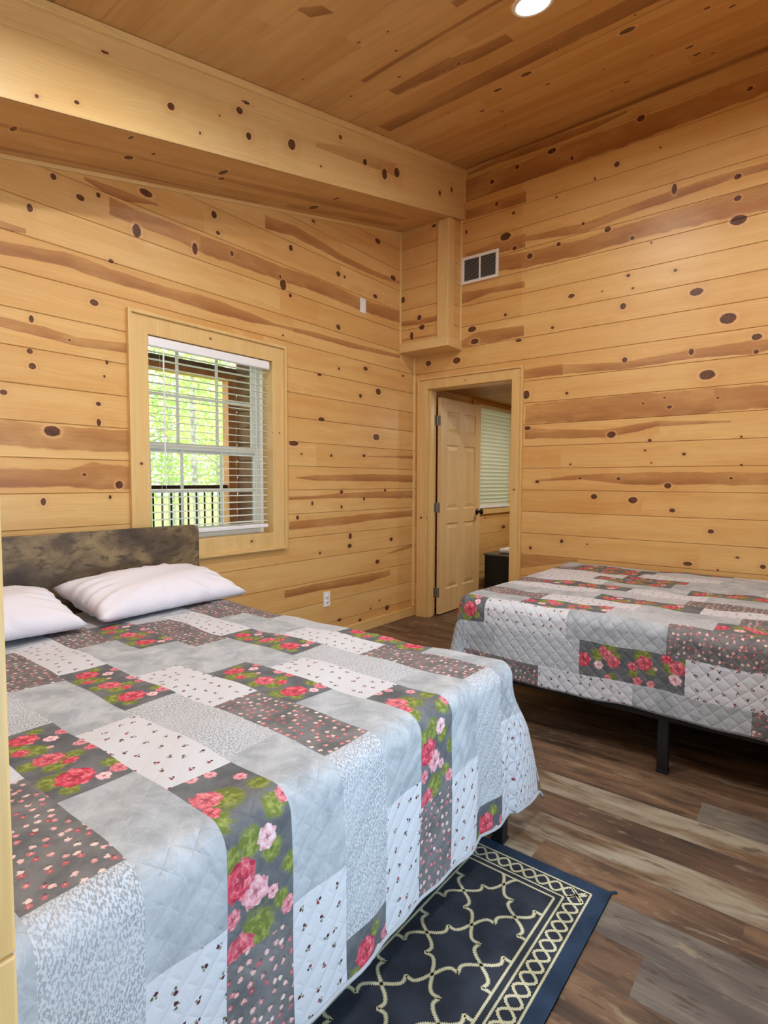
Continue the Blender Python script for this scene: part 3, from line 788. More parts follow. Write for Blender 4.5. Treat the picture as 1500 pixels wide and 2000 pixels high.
# boxed beam along the window wall (face, soffit, top moulding)
beam = boards('trim_beam', (0.512, 0, 3.505), (0, -1 / CS, -SL / CS), (0, 0, 1), (1, 0, 0), 4.22, 0.0, 0.40, 0.27, M['trim'], KN['BM'], HT['BM'], hstr=0.65,
              zshift=0.0, seed=41, groove=0.0012, rows=8, tints=lambda k, u, rng: rng.uniform(0.1, 0.6), cuts=[(0, 2.2), (1, 1.4)], seam=0.1)
tag(beam, kind='structure')
sof = boards('ceiling_soffit', (0, 0, 3.503), (0, -1 / CS, -SL / CS), (1, 0, 0), np.array((0, SL, -1)) / CS, 4.22, 0.0, 0.512, 0.175, M['ceil'], KN['SF'], HT['SF'], hstr=0.6,
             zshift=-0.02, seed=42, groove=0.002, rand_heart=0.3, tints=lambda k, u, rng: rng.uniform(0.2, 0.9), seam=0.1)
tag(sof, kind='structure')
def sloped_strip(name, x0, x1, zo0, zo1, ya=-4.11, yb=0.0, mat='trim'):
    """strip following the ceiling slope between ya and yb; zo = height over the soffit plane"""
    m = MB()
    m.add([(x0, ya, 3.505 + SL * ya + zo0), (x1, ya, 3.505 + SL * ya + zo0), (x1, ya, 3.505 + SL * ya + zo1), (x0, ya, 3.505 + SL * ya + zo1),
           (x0, yb, 3.505 + SL * yb + zo0), (x1, yb, 3.505 + SL * yb + zo0), (x1, yb, 3.505 + SL * yb + zo1), (x0, yb, 3.505 + SL * yb + zo1)],
          [(0, 1, 2, 3), (7, 6, 5, 4), (0, 4, 5, 1), (1, 5, 6, 2), (2, 6, 7, 3), (3, 7, 4, 0)])
    return tag(m.build(name, M[mat], bevel=0.003), kind='structure')
sloped_strip('trim_beam_moulding', 0.513, 0.533, 0.372, 0.408)
sloped_strip('trim_soffit_moulding', 0.0, 0.016, -0.020, 0.004)
# dark filler above the soffit so that no light leaks
tag(MB().prism([(-4.11, 3.505 - SL * 4.11 + 0.01), (0, 3.515), (0, 3.90), (-4.11, 3.90 - SL * 4.11)], 'x', -0.01, 0.505).build('trim_beam_core', M['ceil']), kind='structure')

# chase in the corner
CHX, CHY, CHZ = 0.488, -0.221, 2.41
o = boards('trim_chase_front', (0, CHY, 0), (1, 0, 0), (0, 0, 1), (0, -1, 0), 0.40, CHZ, 3.47, 0.175, M['wall'], KN['CH'], HT['CH'], zshift=ZS, seed=51,
           clip=clip_under(lambda p: 3.455), tints=lambda k, u, rng: rng.uniform(0.5, 0.9))
tag(o, kind='structure')
o = boards('trim_chase_side', (CHX, 0, 0), (0, -1, 0), (0, 0, 1), (1, 0, 0), -CHY, CHZ, 3.50, 0.175, M['wall'], zshift=ZS, seed=52,
           clip=clip_under(lambda p: 3.5 + SL * p[1]), tints=lambda k, u, rng: rng.uniform(0.5, 0.9))
tag(o, kind='structure')
tag(MB().box(0.0, CHX, CHY, 0.0, CHZ - 0.004, CHZ).build('trim_chase_bottom', M['trim']), kind='structure')
# corner boards of the chase, its lower skirt
tag(MB().box(0.395, CHX + 0.014, CHY - 0.014, CHY, CHZ + 0.075, 3.448).build('trim_chase_corner', M['trim'], bevel=0.003), kind='structure')
tag(MB().box(CHX, CHX + 0.014, CHY + 0.0005, CHY + 0.09, CHZ + 0.075, 3.46).build('trim_chase_corner_side', M['trim'], bevel=0.003), kind='structure')
tag(MB().box(0.0, CHX + 0.016, CHY - 0.016, CHY, CHZ - 0.006, CHZ + 0.075).build('trim_chase_skirt', M['trim'], bevel=0.004), kind='structure')
tag(MB().box(CHX, CHX + 0.016, CHY + 0.0005, 0.0, CHZ - 0.006, CHZ + 0.075).build('trim_chase_skirt_side', M['trim'], bevel=0.004), kind='structure')
# quarter rounds in the corners
def quarter(name, cx, cy, sx, sy, z0, z1, r=0.014):
    poly = [(cx, cy)] + [(cx + sx * r * math.cos(a), cy + sy * r * math.sin(a)) for a in [i * math.pi / 12 for i in range(7)]]
    return tag(MB().prism(poly, 'z', z0, z1).build(name, M['trim']), kind='structure')
quarter('trim_corner', 0.0, 0.0, 1, -1, 0.09, CHZ - 0.01, 0.016)
quarter('trim_chase_left', 0.0, CHY, 1, -1, CHZ + 0.075, 3.44, 0.012)
quarter('trim_chase_right', CHX, 0.0, 1, -1, CHZ + 0.075, 3.50, 0.012)
quarter('trim_beam_end', 0.512, 0.0, 1, -1, 3.64, 3.88, 0.013)

# baseboards
def baseboard(name, pts):
    m = MB()
    for (x0, x1, y0, y1) in pts: m.box(x0, x1, y0, y1, 0.0, 0.085)
    return tag(m.build(name, M['trim'], bevel=0.004), kind='structure')
baseboard('baseboard_left', [(0.001, 0.016, -4.11, -0.001)])
baseboard('baseboard_back', [(1.09, RX, -0.016, -0.001)])
baseboard('baseboard_front', [(0.02, PX, PY + 0.001, PY + 0.016)])
for nm, za, zb in (('trim_front_corner_low', 0.0, 0.846), ('trim_front_corner_high', 0.848, 2.98)):
    tag(MB().box(PX - 0.10, PX + 0.002, PY - 0.14, PY + 0.002, za, zb).build(nm, M['trim'], bevel=0.003), kind='structure')
baseboard('baseboard_return', [(PX + 0.001, PX + 0.016, BY, PY)])
baseboard('baseboard_right', [(RX - 0.016, RX - 0.001, BY, -0.02)])

# floor: boards run along x; one joint line at y = -2.42
o = boards('floor', (-0.01, 3.2, 0), (1, 0, 0), (0, -1, 0), (0, 0, 1), RX + 0.01, 0.0, 8.8, 0.1525, M['floor'], step=0.1, rows=1, groove=0.0012,
           zshift=(3.2 + 2.42) % 0.1525, seed=61,
           cuts=[(32, 2.697), (36, 2.873), (38, 2.715), (36, 1.2), (36, 2.32), (35, 0.9), (34, 1.1), (39, 1.9), (40, 2.9), (32, 1.6), (33, 0.6), (37, 1.0)],
           tints=lambda k, u, rng: {(32, 0): 0.30, (32, 1): 0.62, (33, 0): 0.85, (33, 1): 0.85, (34, 0): 0.07, (34, 1): 0.07, (35, 0): 0.92, (35, 1): 0.92,
                                    (36, 0): 0.80, (36, 1): 0.30, (37, 0): 0.55, (37, 1): 0.55, (38, 0): 0.08, (38, 1): 0.56, (39, 0): 0.28, (39, 1): 0.28,
                                    (40, 0): 0.34, (31, 0): 0.20, (31, 1): 0.20}.get((k, int(u > 2.6)), rng.choice([0.08, 0.2, 0.28, 0.34]) if k < 31 else rng.random()))  # rows by the door are dark brown; under the far bed this paints shade too
tag(o, kind='structure')

# ------------------------------------------------------------------ door frame and door leaf
def frame_board(poly, m, ax, a, b): m.prism(poly, ax, a, b)
DX0, DX1, DZ = DO
cas = MB()      # casing on the bedroom side with mitred corners and a raised back band
def casing_y(m, x0, x1, zb, zt, w, yf, yb):
    """three sided mitred casing round an opening x0..x1 up to zt, standing proud of y = yb to yf"""
    vs = []
    for y in (yf, yb):
        vs += [(x0, y, zb), (x0 - w, y, zb), (x0 - w, y, zt + w), (x0, y, zt), (x1, y, zt), (x1 + w, y, zt + w), (x1 + w, y, zb), (x1, y, zb)]
    fs = [(0, 1, 2, 3), (3, 2, 5, 4), (4, 5, 6, 7), (8, 11, 10, 9), (11, 12, 13, 10), (12, 15, 14, 13),
          (1, 9, 10, 2), (2, 10, 13, 5), (5, 13, 14, 6), (0, 3, 11, 8), (3, 4, 12, 11), (4, 7, 15, 12), (0, 8, 9, 1), (7, 6, 14, 15)]
    m.add(vs, fs)
casing_y(cas, DX0, DX1, 0.0, DZ, 0.083, -0.018, 0.0)
o = tag(cas.build('trim_door_casing', M['trim'], bevel=0.003), kind='structure')
bb = MB(); casing_y(bb, DX0 - 0.083, DX1 + 0.083, 0.0, DZ + 0.083, 0.018, -0.030, 0.0)
tag(bb.build('trim_door_back_band', M['trim'], bevel=0.003), kind='structure')
mark_wood(o, [((0.10, -0.018, 0.93), 0.012), ((1.03, -0.018, 2.05), 0.010), ((1.03, -0.018, 1.80), 0.011), ((1.02, -0.018, 1.20), 0.008), ((1.03, -0.018, 0.70), 0.007),
              ((0.11, -0.018, 1.55), 0.006), ((0.55, -0.018, 2.14), 0.006), ((0.09, -0.018, 0.45), 0.012)])
jm = MB()
jm.box(DX0 - 0.001, DX0 + 0.006, 0.0, 0.125, 0.0, DZ).box(DX1 - 0.006, DX1 + 0.001, 0.0, 0.125, 0.0, DZ).box(DX0 + 0.006, DX1 - 0.006, 0.0, 0.125, DZ - 0.006, DZ)
jm.box(DX0 + 0.006, DX0 + 0.018, 0.02, 0.075, 0.0, DZ - 0.006).box(DX1 - 0.018, DX1 - 0.006, 0.02, 0.075, 0.0, DZ - 0.006)
tag(jm.build('trim_door_jamb', M['trim'], bevel=0.002), kind='structure')

# open six-panel leaf, hinged on the left jamb, standing square to the wall; its broad face looks along +x
HXc, HYc = 0.172, 0.135
leaf_w, leaf_h, leaf_t = 0.76, 2.03, 0.035
door = thing('door_1', None, None, (HXc, HYc, 0.012)); tag(door, kind='structure')
def panel_door(m, w, h, t):
    """leaf spans y 0..w, z 0..h, x 0..t ; raised panels sunk into both faces"""
    st = 0.105; mid = 0.10
    ys = [0, st, (w - mid) / 2, (w + mid) / 2, w - st, w]
    zs = [0, 0.225, 0.855, 0.985, 1.60, 1.705, h - 0.115, h]
    for xi, (xf, s) in enumerate(((t, 1), (0.0, -1))):
        for a in range(5):
            for b in range(7):
                y0_, y1_, z0_, z1_ = ys[a], ys[a + 1], zs[b], zs[b + 1]
                if a in (1, 3) and b in (1, 3, 5):
                    rings = [(0.0, 0.0), (0.010, -0.009), (0.020, -0.009), (0.050, -0.002)]
                    vs = []
                    for ins, dx in rings:
                        x = xf + s * dx
                        vs += [(x, y0_ + ins, z0_ + ins), (x, y1_ - ins, z0_ + ins), (x, y1_ - ins, z1_ - ins), (x, y0_ + ins, z1_ - ins)]
                    fs = []
                    for r_ in range(3):
                        for q in range(4):
                            fs.append((r_ * 4 + q, r_ * 4 + (q + 1) % 4, r_ * 4 + 4 + (q + 1) % 4, r_ * 4 + 4 + q))
                    fs.append((12, 13, 14, 15))
                    if s < 0: fs = [f[::-1] for f in fs]
                    m.add(vs, fs)
                else:
                    f = [(xf, y0_, z0_), (xf, y1_, z0_), (xf, y1_, z1_), (xf, y0_, z1_)]
                    m.add(f if s > 0 else f[::-1], [(0, 1, 2, 3)])
    m.add([(0, 0, 0), (t, 0, 0), (t, w, 0), (0, w, 0), (0, 0, h), (t, 0, h), (t, w, h), (0, w, h)],
          [(3, 2, 1, 0), (4, 5, 6, 7), (0, 1, 5, 4), (2, 3, 7, 6)])
m = MB(); panel_door(m, leaf_w, leaf_h, leaf_t)
m.v = [(v[0] + HXc + 0.004, v[1] + HYc + 0.003, v[2] + 0.012) for v in m.v]
m.build('door_leaf', M['door'], door)
for z in (1.83, 1.02, 0.22):
    h = MB()
    h.box(DX0 + 0.0065, DX0 + 0.009, HYc - 0.035, HYc - 0.004, z - 0.045, z + 0.045)
    h.tube([(HXc + 0.002, HYc - 0.004, z - 0.045), (HXc + 0.002, HYc - 0.004, z + 0.045)], 0.006, 12)
    h.box(HXc + 0.006, HXc + leaf_t - 0.001, HYc - 0.001, HYc + 0.0028, z - 0.045, z + 0.045)
    tag(h.build('hinge', M['nickel'], door, bevel=0.001), 'satin nickel butt hinge')
kn = MB()
ky = HYc + leaf_w - 0.06; kz = 0.955; kx = HXc + 0.004 + leaf_t
kn.lathe([(0.0, 0.0), (0.032, 0.0), (0.032, 0.004), (0.027, 0.009), (0.012, 0.012), (0.010, 0.030), (0.018, 0.036), (0.026, 0.044), (0.028, 0.054), (0.024, 0.064), (0.012, 0.069), (0.0, 0.070)], (kx, ky, kz), (1, 0, 0), 24)
kn.lathe([(0.0, 0.0), (0.032, 0.0), (0.032, 0.004), (0.027, 0.009), (0.012, 0.012), (0.010, 0.030), (0.018, 0.036), (0.026, 0.044), (0.028, 0.054), (0.024, 0.064), (0.012, 0.069), (0.0, 0.070)], (kx - leaf_t, ky, kz), (-1, 0, 0), 24)
tag(kn.build('door_knob', M['oil_bronze'], door), 'dark bronze round knob')

# ------------------------------------------------------------------ the room beyond the door
o = boards('wall_left_beyond', (0, 0.118, 0), (0, 1, 0), (0, 0, 1), (1, 0, 0), 3.0, 0.0, 2.17, 0.175, M['wall'], knots=[(1.76, 0.72, 0.05, 0.02), (1.3, 0.85, 0.012, 0.01)],
           holes=[(1.05, 1.95, 0.93, 2.10)], rand_knot=0.8, rand_heart=0.3, zshift=ZS, seed=71, rows=4)
tag(o, kind='structure')
tag(boards('wall_right_beyond', (2.3, 0.118, 0), (0, 1, 0), (0, 0, 1), (-1, 0, 0), 3.0, 0.0, 2.17, 0.175, M['wall'], rand_knot=1, rand_heart=0.3, zshift=ZS, seed=72, step=0.1, rows=2), kind='structure')
tag(boards('wall_end_beyond', (0, 3.1, 0), (1, 0, 0), (0, 0, 1), (0, -1, 0), 2.3, 0.0, 2.17, 0.175, M['wall'], rand_knot=1, rand_heart=0.3, zshift=ZS, seed=73, step=0.1, rows=2), kind='structure')
tag(boards('ceiling_beyond', (0, 0.118, 2.165), (1, 0, 0), (0, 1, 0), (0, 0, -1), 2.3, 0.0, 2.98, 0.152, M['ceil'], rand_knot=1.5, rand_heart=0.3, seed=74, step=0.05, rows=3, groove=0.002), kind='structure')
tag(MB().box(-0.012, 2.42, 0.118, 3.2, 2.168, 2.3).build('ceiling_beyond_core', M['trim']), kind='structure')
# its window with closed blinds
w3 = MB()
w3.box(-0.02, 0.018, 1.09, 1.17, 0.90, 2.155).box(-0.02, 0.018, 2.03, 2.11, 0.90, 2.155).box(-0.02, 0.03, 1.09, 2.11, 0.90, 0.955)
o = tag(w3.build('window_3', M['trim'], bevel=0.003), kind='structure')
MB().box(-0.09, -0.086, 1.12, 2.08, 0.93, 2.15).build('pane', M['glass'], o)
def blind(name, label, x, ya, yb, ztop, zbot, pitch, tilt, width=0.05, group=None):
    t = thing(name, label, 'window blind', (x, (ya + yb) / 2, zbot))
    hr = MB(); hr.box(x - 0.028, x + 0.030, ya, yb, ztop - 0.045, ztop)
    hr.prism([(x + 0.031, ztop - 0.058), (x + 0.042, ztop - 0.052), (x + 0.042, ztop - 0.006), (x + 0.031, ztop + 0.002)], 'y', ya - 0.004, yb + 0.004)
    hr.build('head_rail', M['white_plastic'], t, bevel=0.003)
    sl = MB(); z = ztop - 0.075; nz = 0
    while z > zbot + 0.035:
        c, s = math.cos(tilt), math.sin(tilt)
        prof = []
        for i in range(7):
            a = (i / 6 - 0.5) * width
            cr = 0.0025 * (1 - (2 * i / 6 - 1) ** 2)
            prof.append((x + a * c - cr * s, z + a * s + cr * c))
        low = [(p[0] + 0.0022 * s, p[1] - 0.0022 * c) for p in reversed(prof)]
        sl.prism(prof + low, 'y', ya + 0.004, yb - 0.004)
        z -= pitch
    o_ = sl.build('slats', M['slat'], t)
    br = MB().box(x - 0.026, x + 0.026, ya + 0.002, yb - 0.002, zbot, zbot + 0.024)
    br.build('bottom_rail', M['white_plastic'], t, bevel=0.004)
    for yy in (ya + 0.10, yb - 0.10):
        for xx in (x - 0.024, x + 0.024):
            MB().tube([(xx, yy, zbot + 0.02), (xx, yy, ztop - 0.04)], 0.0011, 6).build('ladder_cord', M['white_plastic'], t)
    return t
blind('window_blind', 'white closed slatted blind seen through the open doorway', 0.0, 1.18, 2.02, 2.12, 0.965, 0.043, R(62))
area_light('room_beyond_added_light', (1.2, 1.5, 2.10), (0, 0, -1), 0.16, 0.16, ROOM2_POWER, (1.0, 0.93, 0.80), 'DISK')  # unseen lamp, added to brighten the room beyond the door
# a black low cabinet with a folded white towel on it
cab = thing('low_cabinet', 'black low cabinet in the room beyond the open door', 'cabinet', (0.5, 1.25, 0.0))
MB().box(0.215, 0.80, 1.01, 1.55, 0.04, 0.485).build('body', M['black_box'], cab, bevel=0.006)
MB().box(0.205, 0.81, 1.0, 1.56, 0.485, 0.505).build('top', plain('grey_laminate_top', (92, 88, 82), 0.5), cab, bevel=0.003)
MB().box(0.24, 0.78, 1.04, 1.53, 0.0, 0.04).build('plinth', M['black_box'], cab)
tw = MB()
tw.prism([(1.10, 0.507), (1.34, 0.507), (1.36, 0.530), (1.34, 0.556), (1.10, 0.560), (1.08, 0.534)], 'x', 0.34, 0.60)
tag(tw.build('folded_towel', M['linen'], bevel=0.015, seg=3), 'folded white towel lying on the black low cabinet', 'towel')

# ------------------------------------------------------------------ window_1: casing, frame, sashes, glass
def casing_x(m, ya, yb, za, zb, w, xf, xb):
    vs = []
    for x in (xf, xb):
        vs += [(x, ya, za), (x, yb, za), (x, yb, zb), (x, ya, zb), (x, ya - w, za - w), (x, yb + w, za - w), (x, yb + w, zb + w), (x, ya - w, zb + w)]
    fs = []
    for q in range(4):
        n_ = (q + 1) % 4
        fs += [(q, n_, 4 + n_, 4 + q), (8 + q, 12 + q, 12 + n_, 8 + n_), (q, 8 + q, 8 + n_, n_), (4 + q, 4 + n_, 12 + n_, 12 + q)]
    m.add(vs, fs)
wy0, wy1, wz0, wz1 = -WIN[1], -WIN[0], WIN[2], WIN[3]
win = thing('window_1', None, None, (0, (wy0 + wy1) / 2, wz0)); tag(win, kind='structure')
m = MB(); casing_x(m, wy0, wy1, wz0, wz1, 0.100, 0.016, 0.0005)
co_ = m.build('window_casing', M['trim'], win, bevel=0.003)
mark_wood(co_, [((0.016, -1.66, 1.98), 0.010), ((0.016, -1.64, 1.95), 0.007), ((0.016, -1.65, 1.60), 0.006), ((0.016, -1.62, 1.25), 0.010), ((0.016, -1.66, 1.02), 0.008),
                ((0.016, -2.66, 1.78), 0.010), ((0.016, -2.65, 1.66), 0.006), ((0.016, -2.66, 1.36), 0.009), ((0.016, -2.67, 1.12), 0.012),
                ((0.016, -2.2, 2.14), 0.008), ((0.016, -1.85, 2.13), 0.008), ((0.016, -1.9, 0.86), 0.010)])
m = MB(); casing_x(m, wy0 - 0.100, wy1 + 0.100, wz0 - 0.100, wz1 + 0.100, 0.020, 0.030, 0.0005)
m.build('back_band', M['trim'], win, bevel=0.003)
m = MB()                                                            # pine lining of the reveal
m.box(-0.12, 0.004, wy0 - 0.012, wy0, wz0, wz1).box(-0.12, 0.004, wy1, wy1 + 0.012, wz0, wz1)
m.box(-0.12, 0.004, wy0 - 0.012, wy1 + 0.012, wz0 - 0.012, wz0).box(-0.088, 0.004, wy0 - 0.012, wy1 + 0.012, wz1, wz1 + 0.012)
m.build('window_reveal', M['trim'], win)
XW = -0.095                                                        # vinyl unit plane
fr = MB()
def rect_ring(m, xa, xb, ya, yb, za, zb, w):
    m.box(xa, xb, ya, ya + w, za, zb).box(xa, xb, yb - w, yb, za, zb).box(xa, xb, ya + w, yb - w, za, za + w).box(xa, xb, ya + w, yb - w, zb - w, zb)
rect_ring(fr, XW - 0.05, XW + 0.005, wy0, wy1, wz0, wz1 + 0.045, 0.028)
fr.build('window_frame', M['white_vinyl'], win, bevel=0.002)
zm = 1.465
for nm, xx, za, zb, ym in (('upper_sash', XW - 0.040, zm - 0.03, wz1 + 0.017, (-2.340, -2.055)), ('lower_sash', XW - 0.015, wz0 + 0.028, zm + 0.03, (-2.332, -2.045))):
    s_ = MB(); rect_ring(s_, xx - 0.012, xx + 0.012, wy0 + 0.028, wy1 - 0.028, za, zb, 0.040)
    o_ = s_.build(nm, M['white_vinyl'], win, bevel=0.003)
    mu = MB()
    for yy in ym: mu.box(xx - 0.004, xx + 0.004, yy - 0.009, yy + 0.009, za + 0.04, zb - 0.04)
    zc = 1.785 if nm == 'upper_sash' else 1.20
    mu.box(xx - 0.0038, xx + 0.0038, wy0 + 0.068, wy1 - 0.068, zc - 0.009, zc + 0.009)
    mu.build('muntin', M['white_vinyl'], o_)
    MB().box(xx - 0.008, xx - 0.006, wy0 + 0.06, wy1 - 0.06, za + 0.03, zb - 0.03).build('pane', M['glass'], o_)
b1 = blind('window_blind', 'white open slatted blind hanging in the window above the headboard', -0.030, wy0 + 0.008, -1.735, 2.080, 0.945, 0.044, R(-3))
MB().tube([(0.02, -2.52, 2.03), (0.022, -2.52, 1.25)], 0.0035, 8).build('tilt_wand', M['white_plastic'], b1)

# ------------------------------------------------------------------ fixtures
vent = thing('wall_vent', 'white return air grille high on the plank wall beside the corner chase', 'vent', (0.665, -0.001, 3.07))
vx0, vx1, vz0, vz1 = 0.497, 0.845, 2.957, 3.183
m = MB()
m.box(vx0, vx1, -0.010, -0.001, vz0, vz0 + 0.024).box(vx0, vx1, -0.010, -0.001, vz1 - 0.024, vz1)
m.box(vx0, vx0 + 0.026, -0.010, -0.001, vz0 + 0.024, vz1 - 0.024).box(vx1 - 0.026, vx1, -0.010, -0.001, vz0 + 0.024, vz1 - 0.024)
m.box((vx0 + vx1) / 2 - 0.008, (vx0 + vx1) / 2 + 0.008, -0.009, -0.001, vz0 + 0.024, vz1 - 0.024)
m.build('frame', M['white_metal'], vent, bevel=0.002)
m = MB()
nl = 15
for i in range(nl):
    z = vz0 + 0.030 + i * (vz1 - vz0 - 0.060) / (nl - 1)
    m.prism([(-0.0085, z - 0.0008), (-0.002, z + 0.0045), (-0.002, z + 0.0057), (-0.0085, z + 0.0004)], 'x', vx0 + 0.026, vx1 - 0.026)
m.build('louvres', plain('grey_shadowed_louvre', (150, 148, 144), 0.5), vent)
MB().box(vx0 + 0.02, vx1 - 0.02, -0.0019, -0.0009, vz0 + 0.02, vz1 - 0.02).build('duct_dark_sheet', M['dark_void'], vent)  # flat dark sheet painted in place of the shade behind the louvres

def wall_plate(name, label, cat, y, z, kind, h=0.116, w=0.071):
    t = thing(name, label, cat, (0.0, y, z))
    m = MB().box(0.0005, 0.006, y - w / 2, y + w / 2, z - h / 2, z + h / 2)
    m.build('cover_plate', M['white_plastic'], t, bevel=0.002)
    if kind == 'switch':
        MB().box(0.006, 0.008, y - 0.017, y + 0.017, z - 0.034, z + 0.034).build('rocker', M['white_plastic'], t, bevel=0.001)
    else:
        for dz in (-0.020, 0.020):
            o_ = MB().lathe([(0.0, 0.0028), (0.0155, 0.0028), (0.0165, 0.0)], (0.006, y, z + dz), (1, 0, 0), 20).build('receptacle', M['white_plastic'], t)
            for dy in (-0.006, 0.006):
                MB().box(0.0088, 0.0092, y + dy - 0.001, y + dy + 0.001, z + dz - 0.002, z + dz + 0.006).build('slot', M['black_box'], o_)
    return t
wall_plate('wall_plate', 'small white plate high on the window wall near the chase', 'outlet', -0.738, 2.698, 'switch')
wall_plate('power_outlet', 'white duplex outlet low on the window wall beside the bed', 'outlet', -1.168, 0.345, 'outlet')

for i, (x, y) in enumerate(CAN_SPOTS):
    z = ceil_z(y)
    n_ = (0, SL / CS, -1 / CS)
    if i == 0:
        t = thing('ceiling_light', 'round recessed light shining in the plank ceiling', 'ceiling light', (x, y, z))
        MB().lathe([(0.098, 0.001), (0.098, 0.006), (0.088, 0.010), (0.080, 0.006)], (x, y, z), n_, 40).build('trim_ring', M['white_metal'], t)
        MB().lathe([(0.080, 0.006), (0.05, 0.0085), (0.0001, 0.0095)], (x, y, z), n_, 40).build('lens', M['lamp'], t)
        first_can = t
    else:
        t = first_can.copy(); COL.objects.link(t); t.location = (x, y, z)  # assumed cans out of view, added to light the beam and walls
        t['label'] = ['', 'assumed recessed ceiling light over the near bed', 'assumed recessed ceiling light over the far bed', 'assumed recessed ceiling light nearest the assumed patio window'][i]
        for ch in first_can.children:
            c = ch.copy(); COL.objects.link(c); c.parent = t
    area_light('ceiling_light_beam', (x + n_[0] * 0.015, y + n_[1] * 0.015, z + n_[2] * 0.015), n_, 0.15, 0.15, CAN_POWER[i], CAN_COLOR, 'DISK', 165)

# ------------------------------------------------------------------ beds
TOP = 0.645
def make_frame(name, label, hx, fx, ya, yb, head, legs):
    """metal bed: hx = head end x, fx = foot end x; ya..yb the width"""
    t = thing(name, label, 'bed', ((hx + fx) / 2, (ya + yb) / 2, 0.0))
    lo, hi = min(hx, fx), max(hx, fx)
    for y0_, y1_ in ((ya, ya + 0.035), (yb - 0.035, yb)):
        MB().box(lo, hi, y0_, y1_, 0.235, 0.300).build('side_rail', M['black_metal'], t, bevel=0.003)
    MB().box(fx - 0.018, fx + 0.018, ya, yb, 0.235, 0.300).build('foot_rail', M['black_metal'], t, bevel=0.003)
    m = MB()
    n = 12
    for i in range(n):
        x = lo + (i + 0.5) * (hi - lo) / n
        m.box(x - 0.03, x + 0.03, ya + 0.035, yb - 0.035, 0.282, 0.300)
    m.box(lo, hi, (ya + yb) / 2 - 0.02, (ya + yb) / 2 + 0.02, 0.235, 0.281)
    m.build('slat_deck', M['black_metal'], t)
    for (x, y) in legs:
        m = MB().box(x - 0.021, x + 0.021, y - 0.021, y + 0.021, 0.0, 0.236)
        m.box(x - 0.024, x + 0.024, y - 0.024, y + 0.024, 0.0, 0.014)
        m.build('leg', M['black_metal'], t, bevel=0.003)
    if head:
        x0_, x1_, z0_, z1_, y0_, y1_ = head
        r = 0.045; poly = []
        for (cy, cz, a0) in ((y1_ - r, z1_ - r, 0), (y0_ + r, z1_ - r, 90)):
            for k in range(7):
                a = R(a0 + 15 * k); poly.append((cy + r * math.cos(a), cz + r * math.sin(a)))
        poly += [(y0_, z0_), (y1_, z0_)]
        MB().prism(poly, 'x', x0_, x1_).build('headboard', M['headboard'], t, bevel=0.004)
        for y in (y0_ + 0.2, y1_ - 0.2):
            MB().box(x0_ - 0.02, x0_ - 0.001, y - 0.02, y + 0.02, 0.0, z1_ - 0.15).build('headboard_post', M['black_metal'], t, bevel=0.002)
    return t

B1Y0, B1Y1, B1F = -4.015, -2.475, 2.20
make_frame('bed', 'black metal bed with brown rustic headboard under the window, nearest the camera', 0.18, 2.165, -4.0, -2.50, (0.115, 0.145, 0.30, 1.01, -4.085, -2.385),
           [(2.165, -2.525), (0.25, -2.515), (1.2, -2.515), (2.165, -3.975), (0.25, -3.985), (1.2, -3.985), (1.2, -3.25)])
B2Y0, B2Y1, B2F = -1.690, -0.145, 1.485
make_frame('bed', 'black metal bed standing along the plank wall beside the door', 3.50, 1.505, -1.672, -0.160, (3.535, 3.565, 0.30, 1.01, -1.76, -0.06),
           [(2.51, -1.650), (1.56, -1.650), (3.42, -1.650), (2.51, -0.182), (1.56, -0.182), (3.42, -0.182), (2.5, -0.92)])

def rounded_block(name, label, cat, x0, x1, y0, y1, z0, z1, mat, r=0.05):
    o_ = MB().box(x0, x1, y0, y1, z0, z1).build(name, mat, bevel=r, seg=5)
    for p in o_.data.polygons: p.use_smooth = True
    return tag(o_, label, cat)
rounded_block('mattress', 'white mattress under the quilt of the near bed', 'mattress', 0.155, 2.155, -3.99, -2.505, 0.301, 0.622, M['mattress'])
rounded_block('mattress', 'white mattress under the quilt of the far bed', 'mattress', 1.515, 3.50, -1.660, -0.175, 0.301, 0.622, M['mattress'])

# ---- patchwork quilts ----
W_ = 0.1555          # width of a row of patches
L_ = 0.43            # length of a patch
P_, G_, S_, D_, F_ = 0, 1, 2, 3, 4      # marbled grey, speckled, white sprigged, taupe rosebud, charcoal roses
CYC = {'A': (0.72, [D_, P_, S_, F_]), 'B': (1.03, [G_, F_, P_, S_]), 'C': (0.85, [P_, S_, D_, G_, F_]), 'D': (0.65, [S_, F_, G_, P_])}
def near_patch(s, row):
    """row 0 = far side row of the near bed; returns (fabric, start of the patch)"""
    if row == -1 and s > 1.87: return (S_, 2.36) if s > 2.36 else (P_, 1.87)
    r = row % 4
    tab = {0: [(-9, F_), (0.17, S_), (0.60, D_), (1.03, G_), (1.45, F_), (1.87, P_), (2.36, S_), (2.79, D_)],
           1: [(-9, P_), (0.42, D_), (0.85, P_), (1.28, S_), (1.71, D_), (2.14, G_), (2.60, F_), (3.03, P_)],
           2: [(-9, F_), (0.22, P_), (0.65, S_), (1.09, F_), (1.53, G_), (1.98, P_), (2.41, S_), (2.84, D_)],
           3: [(-9, W_ and F_), (0.29, G_), (0.71, D_), (1.15, P_), (1.58, S_), (2.00, F_), (2.44, D_), (2.87, P_)]}[r]
    if row == 4 or row == 8: tab = [(-9, P_), (0.17, P_), (0.60, F_ if row == 4 else D_), (1.03, P_ if row == 4 else G_)] + tab[4:]
    if row == 5: tab = [(-9, P_), (0.42, D_), (0.85, P_)] + tab[3:]
    cur = tab[0]
    for st in tab:
        if s >= st[0]: cur = st
    return cur[1], cur[0] if cur[0] > -5 else 0.0
